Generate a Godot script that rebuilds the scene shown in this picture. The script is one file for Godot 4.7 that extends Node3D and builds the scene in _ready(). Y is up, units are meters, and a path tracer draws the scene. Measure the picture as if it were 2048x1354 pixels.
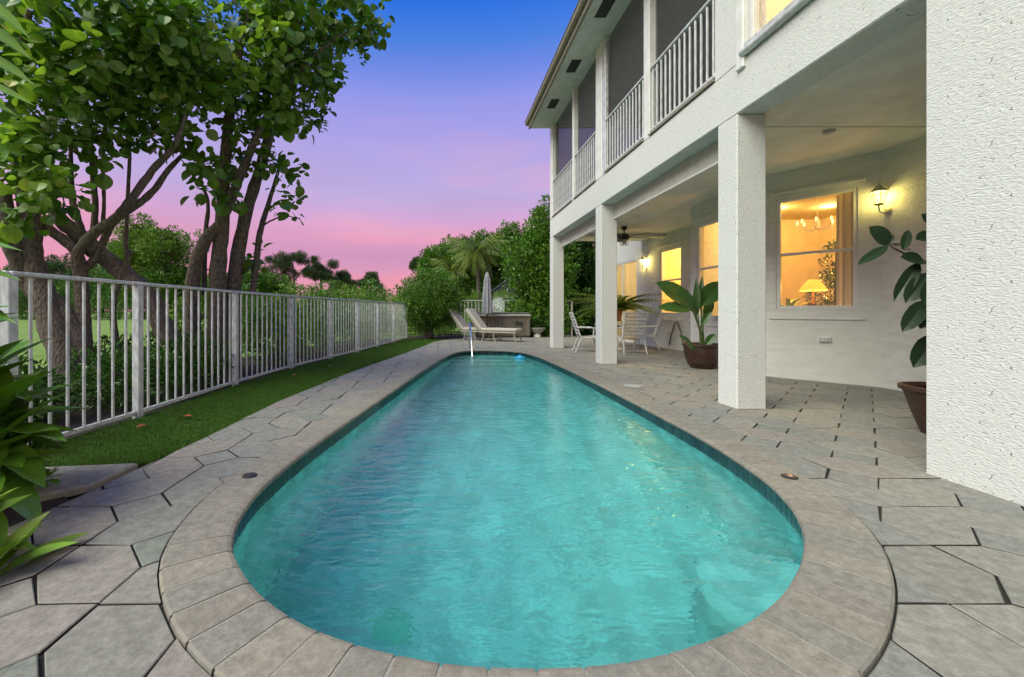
extends Node3D
# Pool terrace of a two-storey stucco house at dusk. Metres, y up, the camera looks along -z.
# Plan points are written as (x, depth) with depth = -z.

var M := {}
var rng := RandomNumberGenerator.new()
var used := {}
const EYE := 1.1

# ---------------------------------------------------------------- mesh builder
class MB:
	var v := PackedVector3Array()
	var n := PackedVector3Array()
	var c := PackedColorArray()
	var tint := Color(1, 1, 1)
	var colored := false
	var side: MB = null

	func tri(a: Vector3, b: Vector3, d: Vector3, hint := Vector3.ZERO) -> void:
		var m := (b - a).cross(d - a)
		if m.length_squared() < 1e-18:
			return
		m = m.normalized()
		if hint != Vector3.ZERO and m.dot(hint) < 0.0:
			var t := b
			b = d
			d = t
			m = -m
		v.append_array([a, d, b])
		n.append_array([m, m, m])
		c.append_array([tint, tint, tint])

	func trin(a: Vector3, b: Vector3, d: Vector3, na: Vector3, nb: Vector3, nd: Vector3) -> void:
		var m := (b - a).cross(d - a)
		if m.length_squared() < 1e-18:
			return
		if m.dot(na + nb + nd) >= 0.0:
			v.append_array([a, d, b])
			n.append_array([na, nd, nb])
		else:
			v.append_array([a, b, d])
			n.append_array([na, nb, nd])
		c.append_array([tint, tint, tint])

	func quad(a: Vector3, b: Vector3, d: Vector3, e: Vector3, hint := Vector3.ZERO) -> void:
		tri(a, b, d, hint)
		tri(a, d, e, hint)

	func box(at: Vector3, size: Vector3, basis := Basis(), bevel := 0.0) -> void:
		var h := size * 0.5
		var bv: float = min(bevel, min(h.x, min(h.y, h.z)) * 0.9)
		if bv <= 0.0:
			for ax in 3:
				for s in [-1.0, 1.0]:
					var d := Vector3.ZERO
					d[ax] = s
					var u := Vector3.ZERO
					u[(ax + 1) % 3] = h[(ax + 1) % 3]
					var w := Vector3.ZERO
					w[(ax + 2) % 3] = h[(ax + 2) % 3]
					var o: Vector3 = d * h[ax]
					quad(at + basis * (o - u - w), at + basis * (o + u - w), at + basis * (o + u + w), at + basis * (o - u + w), basis * d)
			return
		for ax in 3:
			for s in [-1.0, 1.0]:
				var d := Vector3.ZERO
				d[ax] = s
				var u := Vector3.ZERO
				u[(ax + 1) % 3] = h[(ax + 1) % 3] - bv
				var w := Vector3.ZERO
				w[(ax + 2) % 3] = h[(ax + 2) % 3] - bv
				var o: Vector3 = d * h[ax]
				quad(at + basis * (o - u - w), at + basis * (o + u - w), at + basis * (o + u + w), at + basis * (o - u + w), basis * d)
		for ax in 3:
			var a1 := (ax + 1) % 3
			var a2 := (ax + 2) % 3
			for s1 in [-1.0, 1.0]:
				for s2 in [-1.0, 1.0]:
					var p := Vector3.ZERO
					p[a1] = s1 * h[a1]
					p[a2] = s2 * (h[a2] - bv)
					var q := Vector3.ZERO
					q[a1] = s1 * (h[a1] - bv)
					q[a2] = s2 * h[a2]
					var l := Vector3.ZERO
					l[ax] = h[ax] - bv
					var d := Vector3.ZERO
					d[a1] = s1
					d[a2] = s2
					quad(at + basis * (p - l), at + basis * (p + l), at + basis * (q + l), at + basis * (q - l), basis * d)
		for sx in [-1.0, 1.0]:
			for sy in [-1.0, 1.0]:
				for sz in [-1.0, 1.0]:
					var s := Vector3(sx, sy, sz)
					tri(at + basis * (s * Vector3(h.x, h.y - bv, h.z - bv)), at + basis * (s * Vector3(h.x - bv, h.y, h.z - bv)), at + basis * (s * Vector3(h.x - bv, h.y - bv, h.z)), basis * s)

	func bar(a: Vector3, b: Vector3, w: float, h: float, bevel := 0.0) -> void:
		var d := b - a
		var x := d.normalized()
		var up := Vector3.UP if absf(x.y) < 0.95 else Vector3.RIGHT
		var z := x.cross(up).normalized()
		box((a + b) * 0.5, Vector3(d.length(), h, w), Basis(x, z.cross(x), z), bevel)

	func tube(pts: Array, radii: Array, sides := 8, cap := true) -> void:
		var k := pts.size()
		var rings := []
		var t0: Vector3 = (pts[1] - pts[0]).normalized()
		var u := t0.cross(Vector3.UP if absf(t0.y) < 0.9 else Vector3.RIGHT).normalized()
		for i in k:
			var t: Vector3 = (pts[min(i + 1, k - 1)] - pts[max(i - 1, 0)]).normalized()
			u = (u - t * u.dot(t)).normalized()
			var w := t.cross(u)
			var r: float = radii[i] if radii.size() > 1 else radii[0]
			var ring := []
			for j in sides:
				var a := TAU * j / sides
				var d := u * cos(a) + w * sin(a)
				ring.append([pts[i] + d * r, d])
			rings.append(ring)
		for i in k - 1:
			for j in sides:
				var a = rings[i][j]
				var b = rings[i][(j + 1) % sides]
				var d = rings[i + 1][(j + 1) % sides]
				var e = rings[i + 1][j]
				trin(a[0], b[0], d[0], a[1], b[1], d[1])
				trin(a[0], d[0], e[0], a[1], d[1], e[1])
		if cap:
			for e in [0, k - 1]:
				var out: Vector3 = (pts[0] - pts[1]) if e == 0 else (pts[k - 1] - pts[k - 2])
				for j in range(1, sides - 1):
					tri(rings[e][0][0], rings[e][j][0], rings[e][j + 1][0], out)

	# profile: array of Vector2(radius, height) from bottom to top, outside on the positive side
	func lathe(prof: Array, seg := 20, at := Vector3.ZERO, wob := 0.0, pleats := 0) -> void:
		for i in prof.size() - 1:
			var p: Vector2 = prof[i]
			var q: Vector2 = prof[i + 1]
			var e := q - p
			if e.length() < 1e-6:
				continue
			var nm := Vector2(e.y, -e.x).normalized()
			for j in seg:
				var a0 := TAU * j / seg
				var a1 := TAU * (j + 1) / seg
				var d0 := Vector3(cos(a0), 0, sin(a0))
				var d1 := Vector3(cos(a1), 0, sin(a1))
				var f0 := 1.0 + wob * cos(a0 * pleats)
				var f1 := 1.0 + wob * cos(a1 * pleats)
				var A := at + d0 * p.x * f0 + Vector3.UP * p.y
				var B := at + d1 * p.x * f1 + Vector3.UP * p.y
				var C := at + d1 * q.x * f1 + Vector3.UP * q.y
				var D := at + d0 * q.x * f0 + Vector3.UP * q.y
				if wob != 0.0:
					var h := (d0 + d1) * nm.x + Vector3.UP * nm.y * 2.0
					quad(A, B, C, D, h)
				else:
					var n0 := d0 * nm.x + Vector3.UP * nm.y
					var n1 := d1 * nm.x + Vector3.UP * nm.y
					trin(A, B, C, n0, n1, n1)
					trin(A, C, D, n0, n1, n0)

	# poly: points on the ground plane (x, depth)
	func prism(poly: PackedVector2Array, y0: float, y1: float, bevel := 0.0, bottom := false) -> void:
		var k := poly.size()
		var mid := Vector2.ZERO
		for p in poly:
			mid += p
		mid /= k
		var area := 0.0
		for i in k:
			area += poly[i].cross(poly[(i + 1) % k])
		var top := poly.duplicate()
		if bevel > 0.0:
			for i in k:
				var e0 := (poly[i] - poly[(i + k - 1) % k]).normalized()
				var e1 := (poly[(i + 1) % k] - poly[i]).normalized()
				var s := 1.0 if area > 0.0 else -1.0
				var nn := (Vector2(-e0.y, e0.x) + Vector2(-e1.y, e1.x)) * s
				if nn.length() > 0.05:
					top[i] = poly[i] + nn.normalized() * bevel * min(1.6, 2.0 / nn.length())
		var ids := Geometry2D.triangulate_polygon(top)
		if ids.is_empty():
			top = poly.duplicate()
			ids = Geometry2D.triangulate_polygon(top)
		for t in ids.size() / 3:
			var a := top[ids[t * 3]]
			var b := top[ids[t * 3 + 1]]
			var d := top[ids[t * 3 + 2]]
			tri(Vector3(a.x, y1, -a.y), Vector3(b.x, y1, -b.y), Vector3(d.x, y1, -d.y), Vector3.UP)
			if bottom:
				tri(Vector3(a.x, y0, -a.y), Vector3(b.x, y0, -b.y), Vector3(d.x, y0, -d.y), Vector3.DOWN)
		for i in k:
			var j := (i + 1) % k
			var e := poly[j] - poly[i]
			var o := Vector2(e.y, -e.x) * (1.0 if area > 0.0 else -1.0)
			var hint := Vector3(o.x, 0, -o.y)
			var ym := y1 - bevel
			(side if side else self).quad(Vector3(poly[i].x, y0, -poly[i].y), Vector3(poly[j].x, y0, -poly[j].y), Vector3(poly[j].x, ym, -poly[j].y), Vector3(poly[i].x, ym, -poly[i].y), hint)
			if bevel > 0.0:
				quad(Vector3(poly[i].x, ym, -poly[i].y), Vector3(poly[j].x, ym, -poly[j].y), Vector3(top[j].x, y1, -top[j].y), Vector3(top[i].x, y1, -top[i].y), hint + Vector3.UP * hint.length())

	# a leaf along +x, its face up (+y); w: half widths from base to tip, as shares of the length
	func leaf(w: Array, fold := 0.25, droop := 0.25, xf := Transform3D()) -> void:
		var k := w.size()
		var L := []
		var C := []
		var R := []
		for i in k:
			var t := float(i) / (k - 1)
			var mid := Vector3(t, -droop * t * t, 0)
			C.append(xf * mid)
			L.append(xf * (mid + Vector3(0, fold * w[i], w[i])))
			R.append(xf * (mid + Vector3(0, fold * w[i], -w[i])))
		var up := xf.basis.y
		for i in k - 1:
			for side in [L, R]:
				if w[i] > 0.0:
					tri(C[i], side[i], side[i + 1], up)
				if w[i + 1] > 0.0:
					tri(C[i], side[i + 1], C[i + 1], up)

	# a small folded leaf of two faces
	func leaflet(w: float, fold: float, xf: Transform3D) -> void:
		var a := xf * Vector3.ZERO
		var t := xf * Vector3(1, -0.15, 0)
		tri(a, xf * Vector3(0.45, fold * w, w), t, xf.basis.y)
		tri(a, xf * Vector3(0.45, fold * w, -w), t, xf.basis.y)

	func done() -> ArrayMesh:
		var arr := []
		arr.resize(Mesh.ARRAY_MAX)
		arr[Mesh.ARRAY_VERTEX] = v
		arr[Mesh.ARRAY_NORMAL] = n
		if colored:
			arr[Mesh.ARRAY_COLOR] = c
		var m := ArrayMesh.new()
		m.add_surface_from_arrays(Mesh.PRIMITIVE_TRIANGLES, arr)
		if side and side.v.size():
			var a2 := []
			a2.resize(Mesh.ARRAY_MAX)
			a2[Mesh.ARRAY_VERTEX] = side.v
			a2[Mesh.ARRAY_NORMAL] = side.n
			m.add_surface_from_arrays(Mesh.PRIMITIVE_TRIANGLES, a2)
		return m

# ---------------------------------------------------------------- scene helpers
func P(x: float, y: float, depth: float) -> Vector3:
	return Vector3(x, y, -depth)

func numbered(called: String) -> String:
	var k: int = used.get(called, 0)
	used[called] = k + 1
	return called if k == 0 else "%s_%03d" % [called, k]

func tag(o: Node, label: String, category: String, group := "", kind := "") -> Node:
	o.set_meta("label", label)
	o.set_meta("category", category)
	if group:
		o.set_meta("group", group)
	if kind:
		o.set_meta("kind", kind)
	return o

func thing(called: String, label: String, category: String, at := Vector3.ZERO, turn := 0.0, group := "") -> Node3D:
	var o := Node3D.new()
	o.name = numbered(called)
	add_child(o)
	o.position = at
	o.rotation.y = turn
	tag(o, label, category, group)
	return o

func part(called: String, mesh: Mesh, m: Material, parent: Node, at := Transform3D()) -> MeshInstance3D:
	var o := MeshInstance3D.new()
	o.name = called if parent != self else numbered(called)
	o.mesh = mesh
	o.material_override = m
	o.transform = at
	parent.add_child(o, true)
	return o

func put(called: String, b: MB, m: Material, parent: Node, at := Transform3D()) -> MeshInstance3D:
	return part(called, b.done(), m, parent, at)

func structure(called: String, b: MB, m: Material) -> MeshInstance3D:
	var o := put(called, b, m, self)
	o.set_meta("kind", "structure")
	return o

func copies(called: String, mesh: Mesh, m: Material, parent: Node, xf: Array, cols: Array) -> MultiMeshInstance3D:
	var mm := MultiMesh.new()
	mm.transform_format = MultiMesh.TRANSFORM_3D
	mm.use_colors = true
	mm.mesh = mesh
	mm.instance_count = xf.size()
	for i in xf.size():
		mm.set_instance_transform(i, xf[i])
		mm.set_instance_color(i, cols[i])
	var o := MultiMeshInstance3D.new()
	o.name = called if parent != self else numbered(called)
	o.multimesh = mm
	o.material_override = m
	parent.add_child(o, true)
	return o

func rnd(a: float, b: float) -> float:
	return rng.randf_range(a, b)

func ball() -> Vector3:
	while true:
		var p := Vector3(rnd(-1, 1), rnd(-1, 1), rnd(-1, 1))
		if p.length() < 1.0:
			return p
	return Vector3.ZERO

func aim(at: Vector3, dir: Vector3, up: Vector3, size: float, wide := 1.0) -> Transform3D:
	var x := dir.normalized()
	var y := (up - x * up.dot(x))
	if y.length() < 0.01:
		y = Vector3(0.3, 0.1, 0.9) - x * x.dot(Vector3(0.3, 0.1, 0.9))
	y = y.normalized()
	return Transform3D(Basis(x * size, y * size, x.cross(y) * size * wide), at)

# ---------------------------------------------------------------- materials
func noise_tex(freq: float, oct: int, lo: Color, hi: Color, sd := 1, kind := FastNoiseLite.TYPE_SIMPLEX_SMOOTH, fractal := FastNoiseLite.FRACTAL_FBM, size := 512, gain := 0.5) -> NoiseTexture2D:
	var f := FastNoiseLite.new()
	f.noise_type = kind
	f.seed = sd
	f.frequency = freq
	f.fractal_type = fractal
	f.fractal_octaves = oct
	f.fractal_gain = gain
	var t := NoiseTexture2D.new()
	t.width = size
	t.height = size
	t.seamless = true
	t.noise = f
	var g := Gradient.new()
	g.set_color(0, lo)
	g.set_color(1, hi)
	t.color_ramp = g
	return t

func lin(r: float, g: float, b: float) -> Color:
	return Color(r, g, b).linear_to_srgb()

func mat(called: String, col: Color, rough := 0.8, tex: Texture2D = null, scale := Vector3.ONE, bump: Texture2D = null, cm := 0.0) -> StandardMaterial3D:
	var m := StandardMaterial3D.new()
	m.resource_name = called
	m.albedo_color = col
	m.roughness = rough
	if tex or bump:
		m.uv1_triplanar = true
		m.uv1_world_triplanar = true
		m.uv1_scale = scale
	if tex:
		m.albedo_texture = tex
	if bump:
		m.heightmap_enabled = true
		m.heightmap_texture = bump
		m.heightmap_scale = cm
	M[called] = m
	return m

func leaf_mat(called: String, col: Color, rough := 0.45, back := 0.5) -> StandardMaterial3D:
	var m := mat(called, col, rough)
	m.vertex_color_use_as_albedo = true
	m.backlight_enabled = true
	m.backlight = Color(0.75, 0.95, 0.25) * back
	m.metallic_specular = 0.45
	return m

func materials() -> void:
	var mottled := noise_tex(0.012, 5, Color(0.72, 0.72, 0.72), Color(1, 1, 1), 3)
	var grain := noise_tex(0.09, 4, Color(0.55, 0.55, 0.55), Color(1, 1, 1), 5)
	var speck := noise_tex(0.25, 3, Color(0.0, 0.0, 0.0), Color(1, 1, 1), 7)
	var trowel := noise_tex(0.02, 5, Color(0, 0, 0), Color(1, 1, 1), 9, FastNoiseLite.TYPE_SIMPLEX_SMOOTH, FastNoiseLite.FRACTAL_RIDGED, 1024)
	var stone := noise_tex(0.03, 6, Color(0.70, 0.70, 0.69), Color(1, 1, 1), 12, FastNoiseLite.TYPE_SIMPLEX_SMOOTH, FastNoiseLite.FRACTAL_FBM, 1024)
	var sand := noise_tex(0.012, 8, Color(0.66, 0.655, 0.64), Color(1, 1, 1), 31, FastNoiseLite.TYPE_SIMPLEX_SMOOTH, FastNoiseLite.FRACTAL_FBM, 1024, 0.86)
	var bark := noise_tex(0.03, 5, Color(0.35, 0.33, 0.3), Color(1, 1, 1), 15)
	var faint := noise_tex(0.01, 5, Color(0.90, 0.90, 0.89), Color(1, 1, 1), 17)
	var cracks := noise_tex(0.006, 2, Color(1, 1, 1), Color(0.62, 0.62, 0.61), 23, FastNoiseLite.TYPE_SIMPLEX_SMOOTH, FastNoiseLite.FRACTAL_RIDGED, 1024, 0.5)
	cracks.color_ramp.add_point(0.45, Color(0.95, 0.95, 0.945))
	cracks.color_ramp.add_point(0.905, Color(0.99, 0.99, 0.985))
	cracks.color_ramp.add_point(0.925, Color(0.82, 0.82, 0.81))
	cracks.color_ramp.add_point(0.95, Color(0.66, 0.66, 0.65))
	mat("stucco", lin(0.70, 0.715, 0.69), 0.9, cracks, Vector3(0.7, 2.0, 0.7), trowel, 0.4)
	mat("ceiling", lin(0.86, 0.87, 0.80), 0.9, faint, Vector3(0.4, 0.4, 0.4), grain, 0.05)
	mat("lifted_porch_stucco", lin(0.76, 0.77, 0.71), 0.9, faint, Vector3(0.55, 1.5, 0.55), trowel, 0.5)  # the house stucco, its colour lightened to offset the shade under the porch
	mat("trim", lin(0.80, 0.80, 0.77), 0.5, faint, Vector3(0.7, 0.7, 0.7))
	mat("white_metal", lin(0.74, 0.76, 0.76), 0.35, mottled, Vector3(1.3, 0.6, 1.3))
	mat("fence_metal", lin(0.74, 0.77, 0.77), 0.4, mottled, Vector3(2.3, 0.9, 2.3))
	mat("gutter", lin(0.42, 0.38, 0.28), 0.5, mottled, Vector3(1, 1, 1))
	mat("roof", lin(0.16, 0.13, 0.11), 0.9, grain, Vector3(2, 2, 2))
	mat("dark_vent", lin(0.03, 0.03, 0.03), 0.6)
	mat("black_metal", lin(0.025, 0.023, 0.02), 0.45)
	mat("steel", lin(0.75, 0.75, 0.75), 0.18).metallic = 1.0
	var sc := mat("insect_screen", Color(0.22, 0.22, 0.22, 0.62), 0.9)
	sc.transparency = BaseMaterial3D.TRANSPARENCY_ALPHA
	mat("valance", lin(0.55, 0.54, 0.47), 0.9, faint, Vector3(1, 1, 1))
	for i in 6:
		var base: Color = [lin(0.37, 0.355, 0.31), lin(0.34, 0.33, 0.29), lin(0.395, 0.375, 0.325), lin(0.33, 0.33, 0.30), lin(0.385, 0.35, 0.305), lin(0.29, 0.31, 0.265)][i]
		var m := mat("paver%d" % i, base, 0.85, sand, Vector3(0.9, 0.9, 0.9), sand, 0.16)
		m.uv1_offset = Vector3(0.13 * i, 0.29 * i, 0.37 * i)
	for i in 4:
		var base: Color = [lin(0.375, 0.34, 0.28), lin(0.35, 0.32, 0.27), lin(0.395, 0.36, 0.295), lin(0.345, 0.325, 0.28)][i]
		var m := mat("coping%d" % i, base, 0.88, sand, Vector3(1.1, 1.1, 1.1), sand, 0.16)
		m.uv1_offset = Vector3(0.31 * i, 0.17 * i, 0.23 * i)
	mat("joint", lin(0.05, 0.047, 0.04), 1.0, grain, Vector3(3, 3, 3))
	mat("mortar", lin(0.52, 0.49, 0.42), 1.0, grain, Vector3(3, 3, 3))
	mat("plaster", lin(0.56, 0.92, 0.90), 0.8, mottled, Vector3(0.5, 0.5, 0.5))
	mat("drain", lin(0.25, 0.62, 0.48), 0.6)
	for i in 3:
		mat("tile%d" % i, [lin(0.012, 0.06, 0.055), lin(0.02, 0.085, 0.085), lin(0.008, 0.04, 0.045)][i], 0.15, grain, Vector3(5, 5, 5))
	var wt := mat("water", Color(0.64, 1.0, 1.0, 0.0), 0.02)
	wt.refraction_enabled = true
	wt.refraction_scale = 0.033
	wt.uv1_triplanar = true
	wt.uv1_world_triplanar = true
	wt.uv1_scale = Vector3(0.9, 0.9, 1.5)
	wt.heightmap_enabled = true
	wt.heightmap_texture = noise_tex(0.022, 3, Color(0, 0, 0), Color(1, 1, 1), 41, FastNoiseLite.TYPE_SIMPLEX_SMOOTH, FastNoiseLite.FRACTAL_FBM, 1024, 0.45)
	wt.heightmap_scale = 0.11
	mat("lawn", lin(0.24, 0.38, 0.05), 1.0, noise_tex(0.02, 6, Color(0.7, 0.7, 0.7), Color(1, 1, 1), 21), Vector3(0.11, 0.11, 0.11))
	mat("turf_base", lin(0.03, 0.075, 0.004), 1.0, grain, Vector3(2, 2, 2))
	mat("soil", lin(0.07, 0.055, 0.045), 1.0, grain, Vector3(2.5, 2.5, 2.5), grain, 2.0)
	mat("bark", lin(0.30, 0.255, 0.20), 0.95, bark, Vector3(2.0, 0.7, 2.0), bark, 2.5)
	mat("palm_bark", lin(0.22, 0.19, 0.15), 0.95, bark, Vector3(0.6, 3.5, 0.6), bark, 2.0)
	leaf_mat("grape_leaf", lin(0.12, 0.235, 0.03), 0.34, 0.75)
	leaf_mat("broad_leaf", lin(0.10, 0.23, 0.02), 0.3, 0.45)
	leaf_mat("pale_leaf", lin(0.17, 0.31, 0.03), 0.5, 0.5)
	leaf_mat("dark_leaf", lin(0.06, 0.145, 0.018), 0.3, 0.4)
	leaf_mat("pine_leaf", lin(0.07, 0.12, 0.03), 0.6, 0.3)
	leaf_mat("palm_leaf", lin(0.15, 0.22, 0.03), 0.45, 0.5)
	leaf_mat("glossy_leaf", lin(0.10, 0.22, 0.02), 0.26, 0.35)
	leaf_mat("rubber_leaf", lin(0.022, 0.045, 0.022), 0.22, 0.12)
	leaf_mat("strelitzia_leaf", lin(0.04, 0.105, 0.022), 0.3, 0.35)
	leaf_mat("grass_blade", lin(0.06, 0.155, 0.008), 0.75, 0.4)
	mat("red_leaf", lin(0.33, 0.085, 0.02), 0.4)
	mat("stem_green", lin(0.10, 0.16, 0.04), 0.5)
	mat("terracotta", lin(0.07, 0.034, 0.022), 0.5, mottled, Vector3(2, 2, 2))
	mat("clay", lin(0.42, 0.20, 0.075), 0.8, mottled, Vector3(2, 2, 2))
	mat("cushion", lin(0.50, 0.47, 0.41), 0.95, faint, Vector3(2, 2, 2), speck, 0.1)
	mat("lounger_frame", lin(0.36, 0.33, 0.27), 0.45)
	mat("canvas", lin(0.36, 0.38, 0.41), 0.95, mottled, Vector3(2, 1, 2))
	for i in 3:
		mat("cedar%d" % i, [lin(0.40, 0.36, 0.29), lin(0.46, 0.39, 0.31), lin(0.34, 0.32, 0.26)][i], 0.85, bark, Vector3(3, 0.5, 3))
	mat("tub_cover", lin(0.14, 0.15, 0.13), 0.7, mottled, Vector3(1, 1, 1))
	var gl := mat("glass", Color(0.9, 0.95, 0.95, 0.08), 0.02)
	gl.transparency = BaseMaterial3D.TRANSPARENCY_ALPHA
	var gt := mat("table_glass", Color(0.62, 0.68, 0.64, 0.65), 0.06)
	gt.transparency = BaseMaterial3D.TRANSPARENCY_ALPHA
	mat("warm_wall", lin(0.74, 0.58, 0.30), 0.9, faint, Vector3(0.5, 0.5, 0.5))
	mat("room_floor", lin(0.32, 0.19, 0.09), 0.5, bark, Vector3(0.5, 0.5, 3))
	mat("blind", lin(0.72, 0.66, 0.5), 0.8)
	mat("curtain", lin(0.75, 0.62, 0.4), 0.9)
	mat("wood", lin(0.16, 0.09, 0.045), 0.5, bark, Vector3(2, 2, 0.5))
	mat("blue_plastic", lin(0.04, 0.42, 0.75), 0.35)
	mat("pale_stone", lin(0.50, 0.50, 0.46), 0.9, stone, Vector3(2, 2, 2))
	mat("fan_blade", lin(0.12, 0.085, 0.06), 0.5, bark, Vector3(1, 4, 1))
	mat("lantern_paint", lin(0.55, 0.53, 0.40), 0.5)
	mat("hose", lin(0.06, 0.07, 0.04), 0.5)
	mat("neighbour_wall", lin(0.75, 0.77, 0.78), 0.9)
	mat("slate_roof", lin(0.05, 0.048, 0.055), 0.8)
	var bu := mat("bulb", Color(1, 0.86, 0.55), 0.5)
	bu.emission_enabled = true
	bu.emission = Color(1, 0.78, 0.42)
	bu.emission_energy_multiplier = 1.6
	var sh := mat("lamp_shade", lin(0.8, 0.6, 0.25), 0.9)
	sh.emission_enabled = true
	sh.emission = Color(0.9, 0.6, 0.15)
	sh.emission_energy_multiplier = 0.5

# ---------------------------------------------------------------- light and camera
func sky_colour(el: float) -> Vector3:
	var stops := [[0.0, 240, 150, 165], [3.5, 240, 156, 176], [5.2, 240, 158, 182], [7.2, 222, 152, 188], [9.5, 236, 164, 194], [12.1, 214, 170, 215], [14.6, 196, 175, 225], [17.7, 184, 172, 229], [20.8, 176, 166, 231], [23.6, 164, 160, 234], [26.4, 148, 154, 234], [29.5, 114, 140, 230], [32.5, 76, 130, 226], [36.2, 45, 114, 226], [50.0, 30, 98, 214], [90.0, 24, 84, 198]]
	for i in stops.size() - 1:
		if el <= stops[i + 1][0]:
			var t: float = (el - stops[i][0]) / (stops[i + 1][0] - stops[i][0])
			var a := Color8(stops[i][1], stops[i][2], stops[i][3]).srgb_to_linear()
			var b := Color8(stops[i + 1][1], stops[i + 1][2], stops[i + 1][3]).srgb_to_linear()
			var k := a.lerp(b, t)
			return Vector3(k.r, k.g, k.b)
	return Vector3(0.1, 0.2, 0.6)

func light_and_camera() -> void:
	var cam := Camera3D.new()
	cam.name = "camera"
	cam.position = Vector3(0, EYE, 0)
	cam.projection = Camera3D.PROJECTION_FRUSTUM
	cam.near = 0.05
	cam.far = 900.0
	# focal length of 850 picture units on a frame 1354 high; the optical centre is at (882, 622)
	cam.size = 1354.0 / 850.0 * cam.near
	cam.frustum_offset = Vector2((1024.0 - 882.0) / 850.0, -(677.0 - 622.0) / 850.0) * cam.near
	add_child(cam)
	cam.current = true
	var exposure := 3.05
	var W := 1024
	var H := 512
	var im := Image.create(W, H, false, Image.FORMAT_RGBF)
	var f := FastNoiseLite.new()
	f.seed = 4
	f.frequency = 1.1
	f.fractal_octaves = 4
	for y in H:
		var el := 90.0 - (y + 0.5) / H * 180.0
		for x in W:
			var k := sky_colour(maxf(el, 0.0))
			if el > 0.0:
				var az := (x + 0.5) / W * TAU
				var s := f.get_noise_3d(cos(az) * 1.7, el * 0.13, sin(az) * 1.7)
				var t := clampf(s * 2.6, -1.0, 1.0) * clampf(1.0 - el / 27.0, 0.0, 1.0)
				# soft cloud: mauve where thick, pink where it catches the afterglow
				k = k.lerp(Vector3(0.48, 0.32, 0.56), clampf(t, 0.0, 1.0) * 0.5).lerp(Vector3(0.88, 0.44, 0.56), clampf(-t, 0.0, 1.0) * 0.7)
			k /= exposure
			im.set_pixel(x, y, Color(k.x, k.y, k.z))
	var pano := PanoramaSkyMaterial.new()
	pano.panorama = ImageTexture.create_from_image(im)
	var sky := Sky.new()
	sky.sky_material = pano
	var env := Environment.new()
	env.background_mode = Environment.BG_SKY
	env.sky = sky
	env.tonemap_mode = Environment.TONE_MAPPER_LINEAR
	env.tonemap_exposure = exposure
	env.sdfgi_enabled = true
	env.ssao_enabled = true
	env.ssil_enabled = true
	var we := WorldEnvironment.new()
	we.name = "environment"
	we.environment = env
	add_child(we)
	var sun := DirectionalLight3D.new()
	sun.name = "sun"
	sun.light_energy = 0.5
	sun.light_color = Color(1.0, 1.0, 0.89)
	sun.light_angular_distance = 50.0
	sun.shadow_enabled = true
	add_child(sun)
	sun.look_at_from_position(Vector3(-5, 6.0, 3.2), Vector3.ZERO)

func omni(called: String, at: Vector3, energy: float, col: Color, size := 0.1) -> void:
	var l := OmniLight3D.new()
	l.name = called
	l.light_energy = energy
	l.light_color = col
	l.omni_range = 30.0
	l.omni_attenuation = 2.0
	l.light_size = size
	l.shadow_enabled = true
	add_child(l, true)
	l.position = at

# ---------------------------------------------------------------- outlines (x, depth)
var pool_in := PackedVector2Array()
var pool_out := PackedVector2Array()
var deck_edge := PackedVector2Array()

func outlines() -> void:
	var key := [Vector2(0.95, 11.84), Vector2(0.55, 11.55), Vector2(0.26, 10.87), Vector2(-0.03, 9.6), Vector2(-0.39, 7.6), Vector2(-0.69, 5.74), Vector2(-0.92, 4.33), Vector2(-1.08, 3.3), Vector2(-1.13, 2.65), Vector2(-1.09, 2.26), Vector2(-1.01, 2.0), Vector2(-0.9, 1.83), Vector2(-0.74, 1.65), Vector2(-0.57, 1.515), Vector2(-0.39, 1.415), Vector2(-0.19, 1.345), Vector2(0.03, 1.295), Vector2(0.25, 1.28), Vector2(0.48, 1.29), Vector2(0.66, 1.32), Vector2(0.85, 1.375), Vector2(1.07, 1.465), Vector2(1.29, 1.595), Vector2(1.49, 1.75), Vector2(1.67, 1.92), Vector2(1.85, 2.14), Vector2(2.01, 2.43), Vector2(2.15, 2.85), Vector2(2.26, 3.56), Vector2(2.31, 4.39), Vector2(2.36, 5.74), Vector2(2.4, 7.6), Vector2(2.38, 9.54), Vector2(2.28, 10.87), Vector2(2.05, 11.5), Vector2(1.64, 11.82)]
	var k := key.size()
	var fine := PackedVector2Array()
	for i in k:
		for j in 12:
			fine.append(key[i].cubic_interpolate(key[(i + 1) % k], key[(i + k - 1) % k], key[(i + 2) % k], j / 12.0))
	# walk the curve in even steps of one coping stone
	var total := 0.0
	for i in fine.size():
		total += fine[i].distance_to(fine[(i + 1) % fine.size()])
	var steps := int(round(total / 0.148)) * 2
	var want := 0.0
	var done := 0.0
	for i in fine.size():
		var a := fine[i]
		var b := fine[(i + 1) % fine.size()]
		var d := a.distance_to(b)
		while want <= done + d and pool_in.size() < steps:
			pool_in.append(a.lerp(b, (want - done) / d))
			want += total / steps
		done += d
	for i in pool_in.size():
		pool_out.append(pool_in[i] + out_at(i) * 0.26)
	deck_edge = PackedVector2Array([Vector2(-2.3, -0.8), Vector2(-2.28, 1.2), Vector2(-2.21, 2.12), Vector2(-2.15, 2.55), Vector2(-2.11, 3.02), Vector2(-2.06, 3.62), Vector2(-1.98, 5.25), Vector2(-1.63, 7.6), Vector2(-1.28, 9.4), Vector2(-0.92, 11.2), Vector2(-0.5, 13.6), Vector2(-0.25, 15.2), Vector2(0.2, 16.4), Vector2(0.9, 17.5), Vector2(1.2, 19.6)])

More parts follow.
